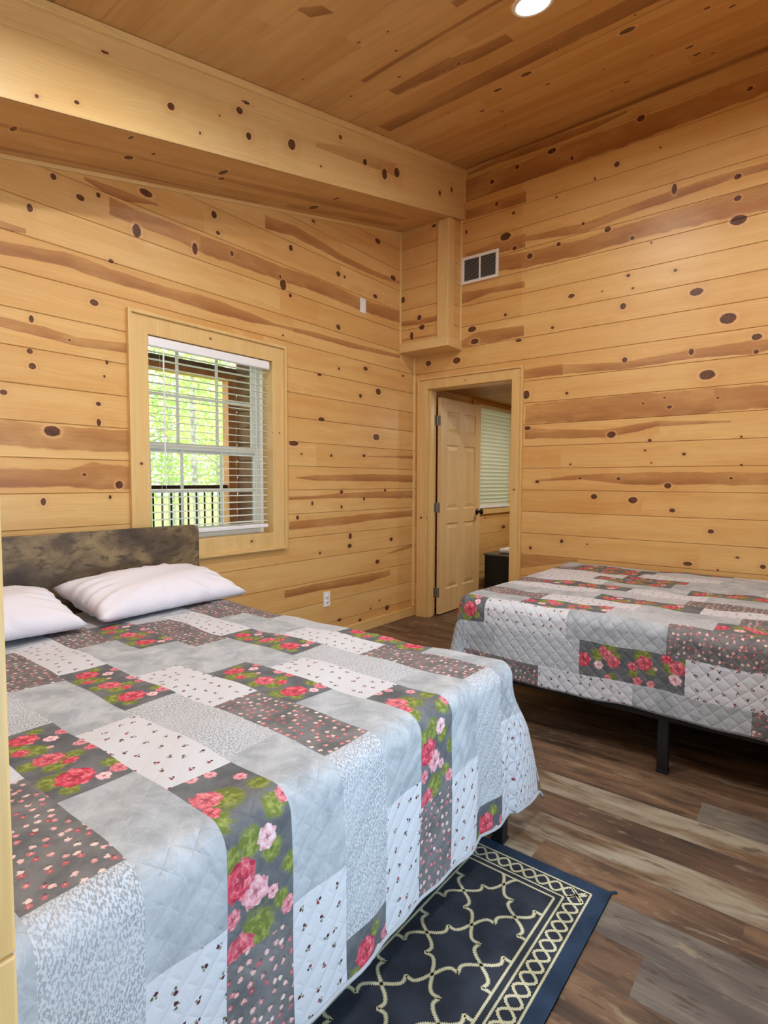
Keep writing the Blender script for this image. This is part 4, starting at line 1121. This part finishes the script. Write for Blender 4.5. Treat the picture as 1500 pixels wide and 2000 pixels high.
def far_patch(s, row):
    """s = x measured from the foot at the left, row 0 = row at the hem of the near side drop, rows count towards the wall"""
    tabs = {0: [(-9, G_), (1.52, D_), (1.955, S_), (2.39, P_), (2.83, D_), (3.26, F_)],
            1: [(-9, P_), (1.72, G_), (2.15, F_), (2.59, S_), (3.02, P_)],
            2: [(-9, P_), (1.22, F_), (1.655, S_), (2.09, P_), (2.52, D_), (2.95, G_)],
            3: [(-9, P_), (1.83, F_), (2.25, G_), (2.68, F_), (3.11, P_)],
            4: [(-9, F_), (1.42, D_), (1.87, S_), (2.33, P_), (2.76, D_), (3.2, F_)],
            5: [(-9, P_), (1.60, P_), (2.10, F_), (2.58, S_), (3.0, P_)],
            6: [(-9, P_), (1.50, S_), (2.05, G_), (2.50, D_), (2.93, S_)],
            7: [(-9, P_), (1.25, D_), (1.68, F_), (2.18, S_), (2.56, P_), (2.99, D_)],
            8: [(-9, G_), (1.60, S_), (2.0, P_), (2.45, F_), (2.9, D_)],
            9: [(-9, P_), (1.30, S_), (1.90, F_), (2.35, P_), (2.8, S_)],
            10: [(-9, P_), (1.48, S_), (2.04, F_), (2.4, P_), (2.83, D_)],
            11: [(-9, P_), (1.33, D_), (1.66, F_), (2.1, S_), (2.55, P_), (3.0, F_)],
            12: [(-9, P_), (1.65, F_), (2.16, G_), (2.6, P_)]}
    tab = tabs.get(row, tabs[row % 4])
    cur = tab[0]
    for st in tab:
        if s >= st[0]: cur = st
    return cur[1], cur[0] if cur[0] > -5 else 1.0
# roses of a charcoal patch: (along, across, radius, paleness) ; two layouts of the print
ROSES = [
  [(0.062, 0.088, 0.030, 0), (0.100, 0.040, 0.015, 1), (0.216, 0.089, 0.028, 0.1), (0.265, 0.062, 0.015, 0), (0.350, 0.088, 0.034, 0), (0.389, 0.046, 0.014, 1), (0.075, 0.002, 0.016, 0.3),
   (0.188, 0.004, 0.017, 0.5), (0.238, 0.002, 0.016, 0.2), (0.380, 0.008, 0.018, 0.3), (0.135, 0.118, 0.016, 0), (0.150, 0.06, 0.007, 0.8)],
  [(0.095, 0.124, 0.028, 0.2), (0.138, 0.146, 0.018, 0.1), (0.070, 0.024, 0.013, 0.5), (0.015, 0.060, 0.012, 0.6), (0.005, 0.10, 0.013, 0.6), (0.240, 0.060, 0.020, 1), (0.290, 0.122, 0.032, 0), (0.330, 0.088, 0.026, 0.7),
   (0.352, 0.142, 0.016, 0.3), (0.350, 0.050, 0.012, 0.7), (0.400, 0.012, 0.016, 0.4), (0.425, 0.124, 0.028, 0.1), (0.180, 0.002, 0.015, 0.3)],
  [(0.020, 0.085, 0.030, 0.0), (0.110, 0.028, 0.019, 0.1), (0.154, 0.072, 0.027, 0.1), (0.128, 0.045, 0.022, 0.2), (0.090, 0.100, 0.018, 1), (0.284, 0.056, 0.029, 0.05), (0.236, 0.078, 0.018, 0.1), (0.372, 0.015, 0.019, 0.0), (0.415, 0.045, 0.028, 0.1),
   (0.408, 0.100, 0.022, 1), (0.258, 0.142, 0.017, 0.2), (0.312, 0.148, 0.015, 0.4), (0.130, 0.152, 0.012, 0.2), (0.33, 0.075, 0.007, 0.9)]]
LEAVES = [
  [(0.144, 0.092, 0.026), (0.110, 0.120, 0.030), (0.216, 0.130, 0.020), (0.26, 0.09, 0.026), (0.240, 0.044, 0.020), (0.330, 0.125, 0.030), (0.345, 0.010, 0.018), (0.03, 0.05, 0.016), (0.39, 0.115, 0.018)],
  [(0.118, 0.095, 0.034), (0.165, 0.150, 0.026), (0.125, 0.018, 0.022), (0.190, 0.030, 0.022), (0.235, 0.100, 0.026), (0.265, 0.050, 0.022), (0.245, 0.146, 0.022), (0.405, 0.085, 0.034), (0.315, 0.004, 0.018), (0.455, 0.14, 0.020), (0.375, 0.03, 0.016)],
  [(0.137, 0.010, 0.026), (0.165, 0.045, 0.020), (0.277, 0.022, 0.030), (0.310, 0.085, 0.020), (0.390, 0.050, 0.028), (0.085, 0.055, 0.026), (0.15, 0.148, 0.018), (0.45, 0.02, 0.02), (0.24, 0.11, 0.018)]]

ROSES = [[(a, b, r * 1.18, k) for a, b, r, k in lay] for lay in ROSES]
LEAVES = [[(a, b, r * 1.12) for a, b, r in lay] for lay in LEAVES]

def build_quilt(name, label, bed, s_lo, s_hi, t_lo, t_hi, patch, place, flat_row, ds=0.0108, dt=0.01037):
    """flat cloth coordinates: s along the bed, t across; place() drapes them"""
    ns = int(round((s_hi - s_lo) / ds)); nt = int(round((t_hi - t_lo) / dt))
    S = np.linspace(s_lo, s_hi, ns + 1); T = np.linspace(t_lo, t_hi, nt + 1)
    V = [place(s, t) for s in S for t in T]
    Fc = []; MI = []; UV = []; RS = []; LF = []; RK = []
    for i in range(ns):
        for j in range(nt):
            sm = 0.5 * (S[i] + S[i + 1]); tm = 0.5 * (T[j] + T[j + 1])
            row, b = flat_row(tm)
            fab, st = patch(sm, row)
            # how strongly the stitched diamonds stand out: stretched flat on the top, puffy on the drops
            bs = 0.5
            bz = 0.45 if (bed == 1 and sm > B1F and tm < -2.62) else 0.0
            if bed == 1 and sm < B1F - 0.03 and tm < B1Y1 - 0.02: bs = 0.16
            if bed == 1 and sm > B1F: bs = 0.34
            if bed == 1 and sm > B1F + 0.05 and tm > -2.62: bs = 0.6
            if bed == 2 and tm > B2Y0 + 0.05: bs = 0.22
            q = (i * (nt + 1) + j, (i + 1) * (nt + 1) + j, (i + 1) * (nt + 1) + j + 1, i * (nt + 1) + j + 1)
            cs = [(S[i], T[j]), (S[i + 1], T[j]), (S[i + 1], T[j + 1]), (S[i], T[j + 1])]
            if bed == 2: q = q[::-1]; cs = cs[::-1]
            Fc.append(q); MI.append(fab)
            rose = leaf = None
            if fab == F_:
                if bed == 1: lay = 1 if st > 1.95 and st < 2.1 else 0
                else: lay = 2 if row in (1, 3, 7) else 0
                a = sm - st
                rose = min(ROSES[lay], key=lambda r: ((r[0] - a) ** 2 + (r[1] - b) ** 2) / r[2] ** 2)
                leaf = min(LEAVES[lay], key=lambda r: ((r[0] - a) ** 2 + (r[1] - b) ** 2) / r[2] ** 2)
            for (cs_, ct_) in cs:
                UV += [cs_, ct_]
                if rose is not None:
                    a_ = cs_ - st; b_ = b - (ct_ - tm)
                    RS += [(a_ - rose[0]) / rose[2], (b_ - rose[1]) / rose[2]]
                    LF += [(a_ - leaf[0]) / leaf[2], (b_ - leaf[1]) / leaf[2]]
                    RK += [rose[3], bs, bz]
                else:
                    RS += [9, 9]; LF += [9, 9]; RK += [0, bs, bz]
    me = bpy.data.meshes.new(name)
    me.from_pydata(V, [], Fc)
    for m_ in QM: me.materials.append(m_)
    me.polygons.foreach_set('material_index', MI)
    me.polygons.foreach_set('use_smooth', [True] * len(Fc))
    for nm, dat in (('UVMap', UV), ('rs', RS), ('lf', LF)):
        l = me.uv_layers.new(name=nm); l.data.foreach_set('uv', dat)
    at = me.attributes.new('rk', 'FLOAT_VECTOR', 'CORNER'); at.data.foreach_set('vector', RK)
    o_ = bpy.data.objects.new(name, me); COL.objects.link(o_)
    me.update()
    so = o_.modifiers.new('thickness', 'SOLIDIFY'); so.thickness = 0.008; so.offset = -1
    # binding along the outer edge
    edge = [V[i * (nt + 1)] for i in range(ns + 1)] + [V[ns * (nt + 1) + j] for j in range(nt + 1)] + [V[i * (nt + 1) + nt] for i in range(ns, -1, -1)]
    pts = edge[::3]
    bm_ = MB().tube(pts, 0.0055, 6)
    tag(o_, label, 'quilt')
    bo = bm_.build('binding', M['binding'], o_)
    return o_

RR = 0.055
def over(e):
    """cloth length e beyond the mattress edge -> (outward, down) with a rounded shoulder of radius RR"""
    if e <= 0: return 0.0, 0.0
    q = RR * math.pi / 2
    if e < q:
        a = e / RR
        return RR * math.sin(a), RR * (1 - math.cos(a))
    return RR, RR + (e - q)
def wrinkle(x, y):
    return 0.0035 * math.sin(7.1 * x + 3.3 * y) + 0.0025 * math.sin(13.7 * x - 9.1 * y + 1.3) + 0.0018 * math.sin(23 * x + 17 * y)

def place1(s, t):
    # t = y of the flat cloth (far side drop has t > B1Y1) ; s = x of the flat cloth
    es = s - (B1F - RR); ef = t - (B1Y1 - RR); en = (B1Y0 + 0.01) - t
    top = TOP + wrinkle(s, t) - 0.012 * math.exp(-((s - 1.1) / 0.8) ** 2)
    if s < 0.62: top += 0.0
    x, y, z = s, t, top
    if es > 0 and ef > 0:
        n_ = 7.0
        e = (es ** n_ + ef ** n_) ** (1 / n_)
        o_, d_ = over(e)
        ang = math.atan2(ef, es); w_ = ang / (math.pi / 2)
        hang = max(0.0, d_ - RR)
        cx = B1F - RR; cy = B1Y1 - RR
        # at the mattress corner the cloth turns round a quarter circle; lower down the spare cloth
        # makes an ear that stands out past the far side of the bed
        ax, ay = cx + (o_ + 0.02 * hang) * math.cos(ang), cy + (o_ + 0.02 * hang) * math.sin(ang)
        tail = 0.36 * hang
        fx, sy_ = cx + RR + hang * 0.05, cy + RR + hang * 0.05
        if w_ < 0.5:
            q_ = w_ / 0.5
            bx, by = fx + 0.015 * math.sin(q_ * math.pi), cy + (RR + tail) * q_
        else:
            q_ = (w_ - 0.5) / 0.5; k_ = 1 - (1 - q_) ** 2
            bx, by = fx - (fx - cx) * q_, (cy + RR + tail) + (sy_ - cy - RR - tail) * k_
        b_ = min(1.0, hang / 0.22); b_ = b_ * b_ * (3 - 2 * b_)
        x = ax + (bx - ax) * b_; y = ay + (by - ay) * b_; z = top - d_
    elif es > 0:
        o_, d_ = over(es); hang = max(0.0, d_ - RR)
        x = B1F - RR + o_ + hang * 0.012 + 0.008 * math.sin(t * 9.0 + 0.8) * min(1, hang / 0.3) + 0.003 * math.sin(t * 37 + hang * 11) * min(1, hang / 0.1)
        z = top - d_
        if en > 0: y = t
        tip = max(0.0, 1 - abs(t + 2.72) / 0.10)          # pleat beside the corner tail
        x -= 0.02 * tip * min(1, hang / 0.3)
    elif ef > 0:
        o_, d_ = over(ef); hang = max(0.0, d_ - RR)
        y = B1Y1 - RR + o_ + hang * 0.05 + 0.012 * math.sin(s * 8.0) * min(1, hang / 0.3)
        z = top - d_
    return (x, y, max(z, 0.03))
def row1(t):
    k = (-2.607 - t) / W_
    r_ = math.floor(k)
    return int(r_) + 1, (k - r_) * W_
build_quilt('quilt', 'patchwork floral quilt on the near bed, grey and white with roses', 1, 0.36, 2.695, B1Y0 - 0.03, B1Y1 + 0.49, near_patch,
            place1, row1)

def place2(s, t):
    # foot at the left (low x); t = y ; near side drop has t < B2Y0
    es = (B2F + RR) - s; ef = (B2Y0 + RR) - t
    top = TOP + 0.004 + wrinkle(s * 1.1 + 2, t)
    x, y, z = s, t, top
    if es > 0 and ef > 0:
        n_ = 3.0
        e = (es ** n_ + ef ** n_) ** (1 / n_)
        o_, d_ = over(e); ang = math.atan2(ef, es); hang = max(0.0, d_ - RR)
        rr = o_ + 0.05 * math.sin(2 * ang) ** 2 * min(1, hang / 0.3) + 0.04 * hang
        x = B2F + RR - rr * math.cos(ang); y = B2Y0 + RR - rr * math.sin(ang); z = top - d_
    elif es > 0:
        o_, d_ = over(es); hang = max(0.0, d_ - RR)
        x = B2F + RR - o_ - 0.04 * hang; z = top - d_
    elif ef > 0:
        o_, d_ = over(ef); hang = max(0.0, d_ - RR)
        y = B2Y0 + RR - o_ - 0.03 * hang - 0.006 * math.sin(s * 7 + 1) * min(1, hang / 0.2); z = top - d_
    return (x, y, z)
T2H = B2Y0 - 0.355
def row2(t):
    # rows on the drop are counted from the hem upwards
    k = (t - (B2Y0 - 0.395)) / 0.148
    r_ = math.floor(k)
    return int(r_), (1 - (k - r_)) * 0.155
build_quilt('quilt', 'patchwork floral quilt on the far bed along the wall', 2, B2F - 0.36, 3.47, B2Y0 - 0.355, -0.10, far_patch, place2, row2)

# ---- pillows ----
def pillow(label, cx, cy, lx, ly, h, rot, tiltx, z0, seed):
    rng = random.Random(seed)
    m = MB(); n = 36
    vs = []; idx = {}
    ph = [rng.uniform(0, 6) for _ in range(6)]
    for side in (1, -1):
        for i in range(n + 1):
            for j in range(n + 1):
                u = i / n * 2 - 1; v = j / n * 2 - 1
                # cushion outline: sides drawn in, corners pointed
                bx = 1 - 0.09 * (1 - v * v); by = 1 - 0.06 * (1 - u * u)
                x = u * lx / 2 * bx; y = v * ly / 2 * by
                prof = max(0.0, (1 - abs(u) ** 2.6)) ** 0.46 * max(0.0, (1 - abs(v) ** 3.0)) ** 0.46
                zz = h / 2 * prof
                e = max(abs(u), abs(v))
                zz += side * 0.0
                if e > 0.55:
                    w_ = (e - 0.55) / 0.45
                    zz += 0.016 * w_ * (math.sin(math.atan2(v, u) * 19 + ph[0]) + 0.6 * math.sin(math.atan2(v, u) * 33 + ph[3])) * prof
                zz += 0.006 * math.sin(u * 6 + ph[1] + v * 3) * prof
                vs.append((x, y, side * zz))
    fs = []
    N = (n + 1) ** 2
    for i in range(n):
        for j in range(n):
            a = i * (n + 1) + j
            fs.append((a, a + n + 1, a + n + 2, a + 1))
            fs.append((N + a, N + a + 1, N + a + n + 2, N + a + n + 1))
    mt = Matrix.Translation((cx, cy, z0)) @ Matrix.Rotation(rot, 4, 'Z') @ Matrix.Rotation(tiltx, 4, 'Y')
    m.add([tuple(mt @ Vector(p)) for p in vs], fs, 0, True)
    # nothing may dip into the quilt
    m.v = [(p[0], p[1], max(p[2], TOP + 0.012)) for p in m.v]
    o_ = m.build('pillow', M['linen'])
    bmx = bmesh.new(); bmx.from_mesh(o_.data); bmesh.ops.remove_doubles(bmx, verts=bmx.verts, dist=0.0004); bmx.to_mesh(o_.data); bmx.free()
    tag(o_, label, 'pillow', 'pillows on the near bed')
    return o_
pillow('white pillow on the near bed, the one nearest the window and outlet', 0.40, -2.81, 0.47, 0.78, 0.19, R(2), R(10), 0.715, 1)
pillow('white pillow on the near bed at the left edge of the view', 0.415, -3.62, 0.46, 0.76, 0.19, R(-3), R(10), 0.715, 2)

# ------------------------------------------------------------------ rug
def build_rug():
    x0, x1, y1, y0 = 2.000, 2.556, -2.552, -3.60
    me = MB()
    t = 0.007
    me.box(x0, x1, y0, y1, 0.0015, t, 0)
    me.box(x0 - 0.0, x0 + 0.045, y0, y1, 0.0016, t + 0.0006, 2).box(x1 - 0.045, x1, y0, y1, 0.0016, t + 0.0006, 2)
    me.box(x0 + 0.045, x1 - 0.045, y1 - 0.045, y1, 0.0016, t + 0.0006, 2).box(x0 + 0.045, x1 - 0.045, y0, y0 + 0.045, 0.0016, t + 0.0006, 2)
    def ribbon(pts, w, lift=0.0011, jag=0.0012, pit=0.0055, mi=1):
        # resample and give the sides the tooth of a weave
        P2 = [Vector((p[0], p[1])) for p in pts]
        out = [P2[0]]
        for a, b in zip(P2, P2[1:]):
            L = (b - a).length; n = max(1, int(L / (pit / 2)))
            for i in range(1, n + 1): out.append(a + (b - a) * i / n)
        vs = []; fs = []
        for i, p in enumerate(out):
            d = (out[min(i + 1, len(out) - 1)] - out[max(i - 1, 0)])
            if d.length < 1e-9: d = Vector((1, 0))
            d.normalize(); nn = Vector((-d.y, d.x))
            k = jag * (1 if i % 2 else -1)
            z = t + lift
            vs += [(p.x + nn.x * (w / 2 + k), p.y + nn.y * (w / 2 + k), z), (p.x - nn.x * (w / 2 - k), p.y - nn.y * (w / 2 - k), z)]
        for i in range(len(out) - 1):
            fs.append((2 * i, 2 * i + 1, 2 * i + 3, 2 * i + 2))
        me.add(vs, fs, mi)
    def rect(ins, w, lift=0.0010):
        a, b, c, d = x0 + ins, x1 - ins, y0 + ins, y1 - ins
        ribbon([(a, c), (a, d)], w, lift); ribbon([(b, c), (b, d)], w, lift)
        ribbon([(a, c), (b, c)], w, lift + 0.0001); ribbon([(a, d), (b, d)], w, lift + 0.0001)
    rect(0.047, 0.0060)
    rect(0.110, 0.0062)
    rect(0.131, 0.0068)
    # chain of crossing waves in the border
    def wave(ax, c, a, b):
        n = int(round((b - a) / 0.088)); per = (b - a) / n
        for ph in (0, math.pi):
            pts = []
            for i in range(n * 24 + 1):
                s = a + (b - a) * i / (n * 24)
                o_ = 0.021 * math.sin(2 * math.pi * (s - a) / per + ph + math.pi / 2)
                pts.append((c + o_, s) if ax == 'y' else (s, c + o_))
            ribbon(pts, 0.0078, 0.0012 + 0.0002 * (ph > 0))
    mid = 0.0785
    wave('y', x1 - mid, y0 + mid - 0.02, y1 - mid + 0.02); wave('y', x0 + mid, y0 + mid - 0.02, y1 - mid + 0.02)
    wave('x', y1 - mid, x0 + mid - 0.02, x1 - mid + 0.02); wave('x', y0 + mid, x0 + mid - 0.02, x1 - mid + 0.02)
    # trellis of the field, clipped to it
    fx0, fx1, fy0, fy1 = x0 + 0.131, x1 - 0.131, y0 + 0.131, y1 - 0.131
    hx, hy = 0.0850, 0.1020
    cx, cy = 2.280, -2.9300
    prof = [(0, 0), (0.08, -0.015), (0.20, -0.055), (0.32, -0.070), (0.40, -0.055), (0.45, 0.0), (0.50, 0.085), (0.55, 0.0), (0.60, -0.055), (0.68, -0.070), (0.80, -0.055), (0.92, -0.015), (1, 0)]
    for i in range(-4, 5):
        for j in range(-9, 9):
            if (i + j) % 2: continue
            for sx in (1, -1):
                a = Vector((cx + i * hx, cy + j * hy)); b = Vector((cx + (i + sx) * hx, cy + (j + 1) * hy))
                ci = (i + sx, j) if i % 2 else (i, j + 1)          # neighbour whose outline the spikes leave
                c = Vector((cx + ci[0] * hx, cy + ci[1] * hy))
                n_ = Vector((-(b - a).y, (b - a).x)).normalized()
                if n_.dot((a + b) / 2 - c) < 0: n_ = -n_
                L = (b - a).length
                pts = [a + (b - a) * p_ + n_ * q_ * L for p_, q_ in prof]
                fine = []
                for p, q in zip(pts, pts[1:]):
                    for k in range(6): fine.append((p.x + (q.x - p.x) * k / 6, p.y + (q.y - p.y) * k / 6))
                fine.append((pts[-1].x, pts[-1].y))
                run = []
                for p in fine:
                    if fx0 < p[0] < fx1 and fy0 < p[1] < fy1: run.append(p)
                    else:
                        if len(run) > 1: ribbon(run, 0.0092, 0.0013, 0.0020, 0.0056)
                        run = []
                if len(run) > 1: ribbon(run, 0.0092, 0.0013, 0.0020, 0.0056)
    # fringe tuft at the corner
    me.tube([(x1 - 0.004, y1 + 0.0, 0.005), (x1 + 0.006, y1 + 0.012, 0.006), (x1 + 0.012, y1 + 0.014, 0.004)], 0.0035, 6, 2)
    o_ = me.build('rug', [M['rug_navy'], M['rug_cream'], M['rug_edge']])
    tag(o_, 'navy blue woven mat with cream trellis pattern on the plank floor', 'rug')
    return o_
build_rug()

# ------------------------------------------------------------------ outside the window: porch, railing, trees
tag(MB().box(-2.75, -0.15, -6.0, 0.0, -0.10, -0.02).build('porch_floor', M['deck']), kind='structure')
tag(MB().box(-60, -0.16, -40, 60, -0.75, -0.65).build('ground', M['grass']), kind='structure')
wl = MB()
for i in range(16):
    z = -0.02 + i * 0.19
    wl.prism([(-0.145, z), (-0.145, z + 0.19), (-0.160, z + 0.18), (-0.165, z)], 'x', -2.435, -0.15)
wl.v = [(v[0], v[1], v[2]) for v in wl.v]
tag(wl.build('wall_porch_end', M['brown_board']), kind='structure')
tag(MB().box(-2.9, -0.15, -6.0, 0.4, 3.2, 3.28).build('ceiling_porch', M['brown_board']), kind='structure')
def post(x, y, label):
    t_ = thing('porch_post', label, 'post', (x, y, -0.02))
    MB().box(x - 0.058, x + 0.058, y - 0.058, y + 0.058, -0.02, 2.42).build('shaft', M['orange_wood'], t_, bevel=0.004)
    MB().box(x - 0.075, x + 0.075, y - 0.075, y + 0.075, -0.0199, 0.08).build('base', M['orange_wood'], t_, bevel=0.004)
post(-2.5, -0.212, 'square orange-stained porch post seen through the window blind')
bm_ = thing('porch_beam', 'long porch roof beam seen through the top of the window', 'beam', (-2.5, -3, 2.42))
MB().box(-2.56, -2.44, -6.0, 0.4, 2.42, 2.489).build('lower_board', M['orange_wood'], bm_)
MB().box(-2.56, -2.44, -6.0, 0.4, 2.49, 2.567).build('upper_board', M['brown_board'], bm_)
rl = thing('porch_railing', 'black porch railing with thin balusters outside the window', 'railing', (-2.5, -1.5, -0.02))
MB().box(-2.535, -2.465, -5.9, -0.275, 1.165, 1.215).build('top_rail', M['black_rail'], rl, bevel=0.006)
MB().box(-2.52, -2.48, -5.9, -0.275, 0.10, 0.14).build('bottom_rail', M['black_rail'], rl)
y = -0.36
while y > -2.3:
    MB().tube([(-2.5, y, 0.14), (-2.5, y, 1.166)], 0.011, 8).build('baluster', M['black_rail'], rl)
    y -= 0.103

def leaf_blob(m, c, r, n, rng, size=0.10):
    for _ in range(n):
        d = Vector((rng.gauss(0, 1), rng.gauss(0, 1), rng.gauss(0, 1))).normalized() * (rng.random() ** 0.4)
        p = Vector((c[0] + d.x * r[0], c[1] + d.y * r[1], c[2] + d.z * r[2]))
        a = Vector((rng.gauss(0, 1), rng.gauss(0, 1), rng.gauss(0, 0.6))).normalized()
        b = a.cross(Vector((rng.gauss(0, 1), rng.gauss(0, 1), rng.gauss(0, 1)))).normalized()
        s = size * rng.uniform(0.6, 1.3)
        m.add([p - a * s * 0.6, p + b * s * 0.28, p + a * s * 0.6, p - b * s * 0.28], [(0, 1, 2, 3)])
def tree(label, x, y, h, rad, crown, n, seed, mat, size=0.10):
    rng = random.Random(seed)
    t_ = thing('leafy_tree', label, 'tree', (x, y, -0.65), 'trees beyond the porch')
    m = MB()
    pts = [(x + 0.05 * math.sin(k), y + 0.04 * math.cos(k * 1.3), -0.66 + h * k / 6) for k in range(7)]
    m.tube(pts, [rad * (1 - 0.10 * k) for k in range(7)], 10)
    for k in range(7):
        a = rng.uniform(0, 6.28); z0_ = -0.65 + h * rng.uniform(0.35, 0.9)
        L = rng.uniform(0.8, 1.6)
        m.tube([(x, y, z0_), (x + L * 0.5 * math.cos(a), y + L * 0.5 * math.sin(a), z0_ + 0.35), (x + L * math.cos(a), y + L * math.sin(a), z0_ + 0.55)], [rad * 0.35, rad * 0.22, rad * 0.1], 6)
    m.build('trunk', M['bark'], t_)
    f_ = MB()
    for (dx, dy, z_, rx_, rz_) in crown: leaf_blob(f_, (x + dx, y + dy, z_), (rx_, rx_, rz_), n // len(crown), rng, size)
    f_.build('foliage', mat, t_)
tree('slim pale-trunked tree just beyond the porch railing', -7.0, 2.25, 6.5, 0.085, [(0.9, 0.2, 3.2, 1.0, 0.7), (-0.6, 0.8, 2.3, 1.0, 0.6), (0.0, -0.5, 4.2, 1.2, 0.9)], 1900, 3, M['leaf2'], 0.09)
tree('leafy tree behind the left part of the porch railing', -9.0, 2.0, 6.5, 0.09, [(0, 0.2, 1.7, 1.3, 0.9), (0.3, 0.5, 3.4, 1.3, 1.0), (0, 0, 4.8, 1.4, 1.0)], 2500, 4, M['leaf'], 0.11)
tree('leafy tree behind the porch post', -9.5, 4.6, 6.5, 0.10, [(0, 0, 1.9, 1.3, 1.0), (0.3, -0.4, 3.6, 1.2, 0.9), (0, 0, 5.0, 1.3, 1.0)], 2600, 5, M['leaf'], 0.11)
tree('tall tree deep in the wood beyond the porch', -13.5, 5.6, 8.0, 0.13, [(0, 0, 1.6, 2.0, 1.2), (0, -1.2, 3.2, 1.8, 1.1), (0, 1.2, 3.4, 1.8, 1.2), (0, 0, 5.6, 1.8, 1.0)], 3300, 6, M['leaf2'], 0.13)
tree('broad tree at the far left edge of the wood', -15.0, 3.6, 8.0, 0.13, [(0, 0, 1.4, 2.4, 1.4), (0, 0.8, 3.4, 2.0, 1.2), (0, 0, 5.4, 1.6, 1.2)], 3600, 7, M['leaf'], 0.14)
tree('broad tree at the far right edge of the wood', -15.0, 8.6, 8.0, 0.13, [(0, 0, 1.5, 2.6, 1.5), (0, -0.8, 3.8, 2.0, 1.3)], 3800, 8, M['leaf'], 0.14)
